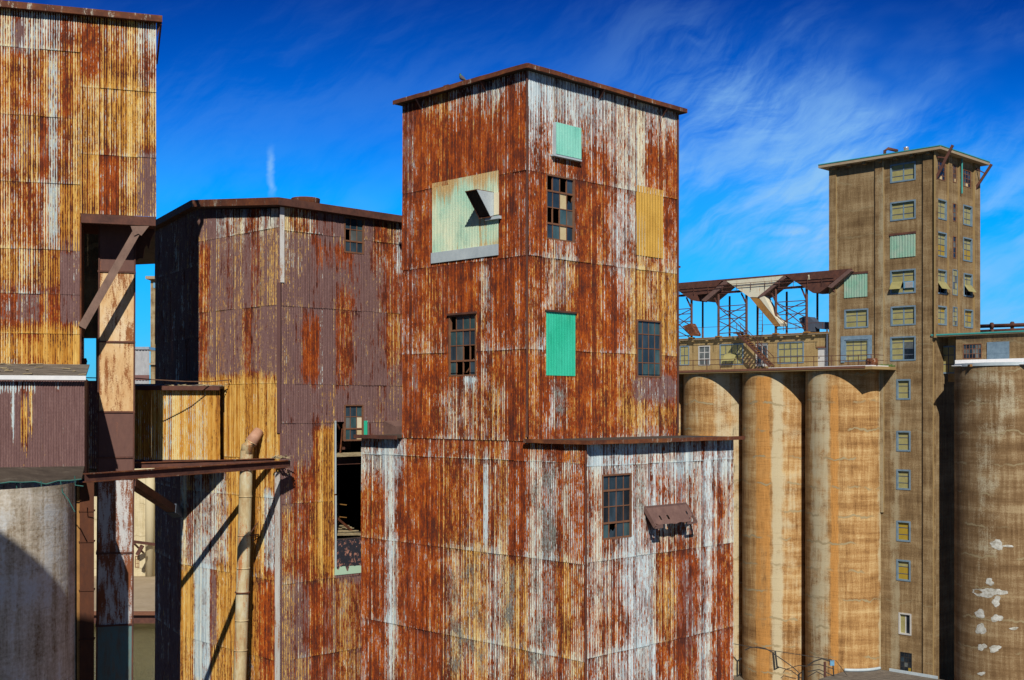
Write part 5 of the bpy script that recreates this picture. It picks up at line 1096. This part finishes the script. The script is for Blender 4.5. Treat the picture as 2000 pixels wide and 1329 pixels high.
# loading trestle with hoppers on the gallery roof
tr = thing('loading_trestle', wTL.at(-9, zG1 + .2), 'rusty steel trestle carrying three hoppers above the gallery roof', 'trestle')
wX = wGa.off(.35); TP = [(1350.7, 658), (1403.4, 655.5), (1458, 653), (1515.4, 650), (1575.5, 647.5)]
zF = zG1 + .18
def xp(cx, cy, o=0.0):                                              # point on the trestle plane from the detail survey (5.405 px per photo px)
    px, py = 1310 + cx / 5.405, 500 + cy / 5.405; return wX.at(wX.u(px), wX.z(px, py), o)
tops = [xp(220, 410), xp(505, 395), xp(800, 370), xp(1110, 345), xp(1435, 325)]
for (px, _), tp in zip(TP, tops):
    u = wX.u(px); mb = MB(); mb.bar((wX.at(u, zF, 0)), Vector((wX.at(u, 0, 0).x, wX.at(u, 0, 0).y, tp.z)), .24, .24); mb.build('post', 'dark rusty steel', tr)
    mb = MB(); mb.bar(wX.at(u, tp.z - .2, -2.2), wX.at(u, zF, -2.2), .2, .2); mb.build('post', 'dark rusty steel', tr)
    mb = MB(); wX.box(mb, u - .28, u + .28, zF + .01, zF + .14, -.3, .3); mb.build('foot', 'ochre steel', tr)
mb = MB(); mb.bar(xp(60, 425), xp(1760, 300), .16, .26); mb.build('beam', 'dark rusty steel', tr)
mb = MB(); mb.bar(xp(60, 300), xp(1910, 148), .5, .20); mb.build('ridge_beam', 'dark rusty steel', tr)
mb = MB()
for (a, b) in (((165, 440), (210, 540)), ((455, 425), (505, 540)), ((745, 395), (800, 510)), ((1055, 370), (1110, 490)), ((1380, 340), (1432, 465))): mb.bar(xp(*a), xp(*b), .14, .14)
mb.build('knee_brace', 'dark rusty steel', tr)
for x0_, x1_, ya in ((505, 800, 0), (1110, 1435, -45), (-60, 215, 40)):
    mb = MB()
    for l in ((x0_, 535, x1_, 515), (x0_, 670, x1_, 650), (x0_, 820, x1_, 800), (x0_ + 40, 585, x1_, 570), (x0_, 540, x1_, 700), (x0_, 660, x1_, 520), (x0_, 690, x1_, 830), (x0_, 800, x1_, 590), (x0_, 545, x1_, 810)):
        mb.bar(xp(l[0], l[1] + ya, -.1), xp(l[2], l[3] + ya, -.1), .07, .09)
    mb.build('cross_brace', 'dark rusty steel', tr)
INW = Vector((-wX.n.x, -wX.n.y, 0))
def hopper(pts, side, m, ms, dpt=2.0, label=None):
    mb = MB(); mb.prism([xp(a, b, .35) for a, b in pts], INW * dpt, m)
    if side: mb.prism([xp(a, b, .42) for a, b in side], INW * (dpt + .2), ms)
    o = mb.build('hopper', m, tr); 
    if label: o['label'] = label
    return o
hopper([(60, 300), (560, 265), (430, 400), (300, 412), (295, 482), (232, 470), (100, 372), (60, 340)], [(585, 265), (628, 288), (392, 485), (345, 472)], 'dark rusty steel', 'brown steel', label='dark torn hopper nearest the red tower')
hopper([(605, 268), (1215, 213), (1000, 402), (940, 440), (848, 437)], [(1212, 213), (1240, 232), (1012, 415), (955, 440), (940, 436)], 'cream painted steel', 'brown steel', label='cream painted middle hopper with a spout')
hp = hopper([(1240, 215), (1905, 146), (1690, 305), (1670, 330), (1590, 390), (1520, 395)], [(1900, 145), (1930, 165), (1720, 345), (1675, 330)], 'dark rusty steel', 'brown steel', label='dark hopper marked 1 beside the concrete tower')
mb = MB(); NW = -INW * .02
for q in ([(1470, 205), (1483, 203), (1483, 246), (1474, 246), (1474, 214), (1466, 216)], [(1464, 246), (1490, 244), (1490, 251), (1464, 253)]): mb.prism([xp(a, b, .355) for a, b in q], NW)
mb.build('numeral', 'pale paint', hp)
mb = MB(); mb.prism([xp(850, 440, .3), xp(945, 440, .3), xp(1105, 640, .3), xp(1110, 745, .3)], INW * 1.1, 'ochre steel'); mb.prism([xp(945, 440, .33), xp(1000, 420, .33), xp(1105, 630, .33), xp(1192, 712, .33), xp(1180, 745, .33), xp(1105, 640, .33)], INW * 1.1, 'cream painted steel'); mb.prism([xp(1105, 640, .3), xp(1180, 742, .3), xp(1110, 745, .3)], INW * 1.1, 'ochre steel'); sp_ = mb.build('spout', 'ochre steel', tr)
mb = MB(); mb.prism([xp(140, 745, .3), xp(225, 715, .3), xp(282, 830, .3), xp(275, 848, .3), xp(225, 845, .3)], INW * 1.0); mb.build('spout', 'rusty fascia', tr)
mb = MB(); mb.prism([xp(1310, 660, -.8), xp(1350, 640, -.8), xp(1420, 640, -.8), xp(1470, 690, -.8), xp(1470, 795, -.8), xp(1370, 800, -.8)], INW * 1.2); mb.prism([xp(1450, 690, -1), xp(1680, 695, -1), xp(1680, 775, -1), xp(1500, 765, -1), xp(1470, 740, -1)], INW * 1.2); mb.build('hopper', 'navy steel', tr)
mb = MB()
for l in ((100, 345, 1750, 220), (100, 375, 1750, 250)): mb.bar(xp(l[0], l[1], .5), xp(l[2], l[3], .5), .05, .05)
for x in range(120, 1760, 150): yb = 425 - (x - 60) * .0735; mb.bar(xp(x, yb, .5), xp(x, yb - 80, .5), .05, .05)
mb.build('railing', 'dark rusty steel', tr)
mb = MB(); mb.bar(xp(1690, 305, .3), xp(1775, 480, -.6), .12, .12); mb.bar(xp(1775, 330, -.6), xp(1775, 480, -.6), .12, .12); mb.bar(xp(1680, 490, -.9), xp(1775, 480, -.6), .1, .1); mb.build('end_bracket', 'dark rusty steel', tr)
# roof railing and ladder
mb = MB()
for x in (130, 343, 560, 1035, 1255, 1385, 1665): mb.tube([xp(x, 860 - x * .05, 1.2), xp(x, 765 - x * .035, 1.2)], .03, 5)
mb.tube([xp(60, 775, 1.2), xp(800, 745, 1.2)], .025, 5); mb.tube([xp(1035, 735, 1.2), xp(1680, 710, 1.2)], .025, 5); mb.build('roof_railing', 'dark rusty steel', tr)
la = thing('ladder', wGa.at(wGa.u(1491), zG0, .9), 'tall thin rusty ladder rising past the middle hopper', 'ladder')
lz1 = wGa.z(1490, 567); 
for px in (1487.5, 1495.5):
    mb = MB(); mb.bar(wGa.at(wGa.u(px), zG0, .9), wGa.at(wGa.u(px), lz1, .5), .06, .06); mb.build('stile', 'dark rusty steel', la)
mb = MB(); n = 22
for i in range(n):
    z_ = zG0 + (lz1 - zG0) * (i + .5) / n; o2 = .9 - .4 * (i + .5) / n; mb.bar(wGa.at(wGa.u(1487.5), z_, o2), wGa.at(wGa.u(1495.5), z_, o2), .03, .03)
mb.build('rung', 'dark rusty steel', la)
# stair
stt = thing('steel_stair', wGa.at(wGa.u(1500), zG0, 1.0), 'steep rusty steel stair climbing from the walkway to the gallery roof', 'stair')
sa_, sb_ = (1454, 651), (1519, 717)
def sp3(px, py, o): return wGa.at(wGa.u(px), wGa.z(px, py), o)
for o2 in (.75, 1.55):
    mb = MB(); mb.bar(sp3(*sa_, o2), sp3(*sb_, o2), .08, .26); mb.build('stringer', 'dark rusty steel', stt)
    mb = MB(); up = Vector((0, 0, 1.05)); a_, b_ = sp3(*sa_, o2), sp3(*sb_, o2); mb.tube([a_ + up + (a_ - b_) * .06, b_ + up], .035, 6)
    for t_ in (0, .25, .5, .75, 1): mb.tube([a_ + (b_ - a_) * t_, a_ + (b_ - a_) * t_ + up], .03, 6)
    mb.build('handrail', 'dark rusty steel', stt)
for i in range(15):
    t_ = (i + .5) / 15; a_, b_ = sp3(*sa_, .79), sp3(*sb_, .79); q = a_ + (b_ - a_) * t_; mb = MB(); mb.box(q - Vector((wGa.d.x, wGa.d.y, 0)) * .13, Vector((wGa.d.x, wGa.d.y, 0)) * .26, Vector((wGa.n.x, wGa.n.y, 0)) * .72, (0, 0, .05)); mb.build('step', 'ochre steel', stt)
mb = MB(); a_ = sp3(1448, 651.5, .36); mb.box(a_ - Vector((0, 0, .1)), Vector((wGa.d.x, wGa.d.y, 0)) * .9, Vector((wGa.n.x, wGa.n.y, 0)) * 1.25, (0, 0, .08)); mb.build('landing', 'dark rusty steel', stt)

# gallery on the right ------------------------------------------------------------------------------
wQ = Wall(N0 + B45 * .0, N0 - B45 * 13).off(.0); zQ1 = wQ.z(1900, 655)
rg_ = thing('stained_gallery', wQ.at(6, zBg), 'low dark-stained concrete gallery with a white parapet right of the concrete tower', 'building')
Q1 = wQ.rect(1881, 672, 1917.5, 701); Q2 = wQ.rect(1928.5, 668, 1971.5, 703)
wQf = wQ
flat_wall('wall', wQf, zBg + .2, zQ1, rg_, 'tower concrete', holes=[Q1], u0=wQ.u(1867), base=(.1, .25, .35, 0), spots=[(1860, 650, 2010, 672, (0, 0, .6, 0), 10, 6)])  # darker overall, most in a band along the top
mb = MB(); wl = Wall(Vector(wQ.at(wQ.u(1867), 0)[:2]) + A45 * 2.4, Vector(wQ.at(wQ.u(1867), 0)[:2])); 
shell('wall', [(wl.a, wl.b)], zBg - 1.0, zQ1, rg_, 'tower concrete')
wC = wQ.off(-1.6); Qw = wC.rect(1838.5, 676, 1866, 730); flat_wall('wall', wC, zBg - 1.4, zQ1, rg_, 'gallery concrete', u0=.5, u1=wC.u(1869) + .5, holes=[Qw]); window(wC, Qw, 2, 3, rg_, BG, OP, .14, .08)
window(wQ, Q1, 6, 3, rg_, 'window rust bar', ('dark glass', 'slate glass', 'dirty grey glass'), .06, .05)
mb = MB(); wQ.box(mb, Q2[0], Q2[1], Q2[2], Q2[3], .01, .10); q = mb.build('boarding', 'blue grey paint', rg_)
mb = MB(); wQ.box(mb, Q2[0], Q2[1], Q2[2] + (Q2[3] - Q2[2]) * .33, Q2[2] + (Q2[3] - Q2[2]) * .36, .10, .12); mb.build('batten', 'blue grey paint', q)
mb = MB(); mb.prism([wQ.at(-.4, zQ1, .3), wQ.at(13, zQ1, .3), wQ.at(13, zQ1, -9), wQ.at(-.4, zQ1, -9)], (0, 0, .16)); mb.build('roof', 'quay concrete', rg_)
mb = MB(); wQ.box(mb, -.4, 13, zQ1 + .1, zQ1 + .24, .302, .36); mb.build('roof_edging', 'teal paint', rg_)
# white parapet over the big silo
mb = MB(); r2 = Rb + .12; n = 60; a0_, a1_ = math.radians(170), math.radians(330)
zp0 = zBg - .05; zp1 = zBg + .25
for i in range(n):
    for (ra, rb_, z0, z1, mm) in ((r2, r2 - .4, zp0, zp1, 'galvanised sheet'),):
        ta, tb = a0_ + (a1_ - a0_) * i / n, a0_ + (a1_ - a0_) * (i + 1) / n
        mb.prism([(cb.x + ra * math.cos(ta), cb.y + ra * math.sin(ta), z0), (cb.x + ra * math.cos(tb), cb.y + ra * math.sin(tb), z0), (cb.x + rb_ * math.cos(tb), cb.y + rb_ * math.sin(tb), z0), (cb.x + rb_ * math.cos(ta), cb.y + rb_ * math.sin(ta), z0)], (0, 0, z1 - z0))
mb.build('rim_flashing', 'galvanised sheet', big)
mb = MB(); wP = wQ.off(.03); zw0 = zBg + .1; wP.box(mb, wQ.u(1866.5), 13, zw0, wP.z(1930, 702), .0, .12); mb.prism([wP.at(wQ.u(1866.5), zBg + .02, .1), wP.at(13, zBg + .02, .1), wP.at(13, zBg + .02, 3.0), wP.at(wQ.u(1866.5) + 1, zBg + .02, 3.0)], (0, 0, .05)); mb.build('parapet', 'white roof coating', rg_)
a = wQ.at(wQ.u(1922), zBg - .1, 2.8); mb = MB(); mb.box(a - Vector((.5, .9, 0)), (.8, 0, 0), (0, .9, 0), (0, 0, .22)); mb.build('roof_scupper', 'ochre steel', big)
for ya, yb, lab in ((638, 634, 'upper of the two long rusty pipes above the right gallery roof'), (650, 645, 'lower of the two long rusty pipes lying on the right gallery roof')):
    o = thing('rusty_pipe', P(1912, ya, 128), lab, 'pipe', 'rusty pipes over the right gallery'); mb = MB(); mb.tube([P(1905, ya, 130), P(2060, yb - 1, 122)], .28 if ya == 650 else .2, 12); mb.build('barrel', 'dark rusty steel', o, True)
    mb = MB()
    for px in (1937, 1977, 2030): q = P(px, ya - (px - 1912) * .045, 128); mb.tube([q - Vector((.12, 0, 0)), q + Vector((.12, 0, 0))], .36, 12)
    mb.build('coupling', 'dark rusty steel', o, True)

# low roof at the foot of the silos
zLR = 30 - (1316 - 795) / F * 122
lr = thing('low_tar_roof', wTL.at(6, zLR, 3), 'low tarred roof with silver flashing at the foot of the concrete tower', 'roof')
arc = []
for i in range(80):
    th = -math.pi + i / 79 * math.pi * .9; q = Vector((c3s.x + (Rr + .12) * math.cos(th), c3s.y + (Rr + .12) * math.sin(th), zLR))
    if HX + F * q.x / q.y > 1648 and (q.xy - wTL.b).dot(wTL.n) > .3 and (q.xy - c3s).dot(q.xy) < 0: arc.append(q)
nv = Vector((wTL.n.x, wTL.n.y, 0))
mb = MB(); mb.prism(arc + [wTL.at(wTL.u(1745), zLR, .25), wTL.at(13, zLR, .25), wTL.at(13, zLR, 9), arc[0] + nv * 5], (0, 0, -.3)); mb.build('deck', 'worn tar roofing', lr)
mb = MB(); mb.prism([arc[0] + nv * .3, arc[0] + nv * 5 , wTL.at(13, zLR, 9), wTL.at(13, zLR, .25), wTL.at(wTL.u(1745), zLR, .4)], (0, 0, 0)) if False else mb.prism([arc[0] + nv * .05 + Vector((0, 0, -.32)), arc[0] + nv * 5 + Vector((0, 0, -.32)), wTL.at(13, zLR - .32, 9), wTL.at(13, zLR - .32, .25)], (0, 0, -zLR + .33)); mb.build('wall', 'brick brown', lr)
mb = MB(); mb.tube([q + Vector((0, 0, .15)) for q in arc], .17, 6); mb.build('flashing', 'galvanised sheet', lr, True)
mb = MB(); wTL.box(mb, wTL.u(1740), wTL.L + .3, zLR, zLR + .28, .24, .36); mb.build('flashing', 'galvanised sheet', lr)

# wiring racks on the silos
def onsilo(c, R, px, py, out=.25):
    k = (px - HX) / F; a = 1 + k * k; b = -2 * (k * c.x + c.y); q = c.length_squared - R * R; D = max(0, b * b - 4 * a * q); t_ = (-b - math.sqrt(D)) / (2 * a) - out; return P(px, py, t_)
wr = thing('wiring_rack', onsilo(c2s, Rr, 1515, 1290), 'tangle of black cables and iron brackets low on the concrete silos', 'cables')
def wire(name, pts, r=.035, m='cable black'): mb = MB(); mb.tube([P(x, y, 124.2 - (x - 1440) * .018) for x, y in pts], r, 6); return mb.build(name, m, wr)
wire('cable', [(1428, 1257), (1480, 1266), (1515, 1272), (1580, 1282), (1625, 1289)]); wire('cable', [(1455, 1270), (1465, 1265), (1480, 1264), (1495, 1267), (1512, 1276)], .06); wire('cable', [(1512, 1278), (1530, 1290), (1548, 1303), (1560, 1314)], .05)
wire('bracket', [(1510, 1276), (1513, 1309), (1521, 1303)], .11); wire('bracket', [(1514, 1272), (1518, 1305)], .09); wire('bracket', [(1430, 1280), (1440, 1292), (1440, 1322), (1446, 1316)], .09); wire('bracket', [(1440, 1292), (1448, 1286)], .09)
wire('cable', [(1530, 1314), (1534, 1308), (1560, 1300), (1577, 1302)], .04); wire('cable', [(1525, 1325), (1530, 1320), (1555, 1326)], .04); wire('cable', [(1577, 1300), (1590, 1292), (1605, 1287), (1622, 1292)], .07); wire('bracket', [(1560, 1329), (1560, 1318), (1568, 1310), (1568, 1329)], .10)
wire('cable', [(1578, 1312), (1600, 1308), (1628, 1320)], .05); wire('cable', [(1578, 1322), (1595, 1312), (1628, 1329)], .05); wire('bracket', [(1627, 1300), (1629, 1329)], .07); wire('bracket', [(1611, 1293), (1611, 1329)], .13, 'dark rusty steel'); wire('cable', [(1632, 1290), (1655, 1320)], .03)
wire('cable', [(1520, 1303), (1545, 1310), (1565, 1325)], .045); wire('cable', [(1578, 1300), (1600, 1298), (1626, 1306)], .045)
q = P(1621.5, 1301, 120.8); mb = MB(); mb.box(q, (.42, 0, 0), (0, .3, 0), (0, 0, .5)); jb = mb.build('junction_box', 'blue box paint', wr)
mb = MB(); mb.box(q + Vector((-.03, -.03, .5)), (.48, 0, 0), (0, .36, 0), (0, 0, .05)); mb.build('lid', 'blue grey paint', jb)

# unseen block added left of the view, its roof shaped to shade the white silo
nm = thing('unseen_shade_block', (-20, 12, 0), 'unseen block added outside the left edge to shade the white silo', 'building')
mb = MB(); x1_ = -11.9; z_e, z_r = 43.1, 43.7
mb.prism([(x1_, 15, 0), (x1_, 15, z_e), (-21, 15, z_r), (-29, 15, z_e), (-29, 15, 0)], (0, -9, 0)); mb.build('wall', 'brown steel', nm)
mb = MB(); mb.prism([(x1_ + .3, 15.3, z_e - .1), (-21, 15.3, z_r + .15), (-21, 15.3, z_r + .3), (x1_ + .3, 15.3, z_e + .06)], (0, -9.6, 0)); mb.prism([(-29.3, 15.3, z_e - .1), (-21, 15.3, z_r + .15), (-21, 15.3, z_r + .3), (-29.3, 15.3, z_e + .06)], (0, -9.6, 0)); mb.build('roof', 'tar roofing', nm)
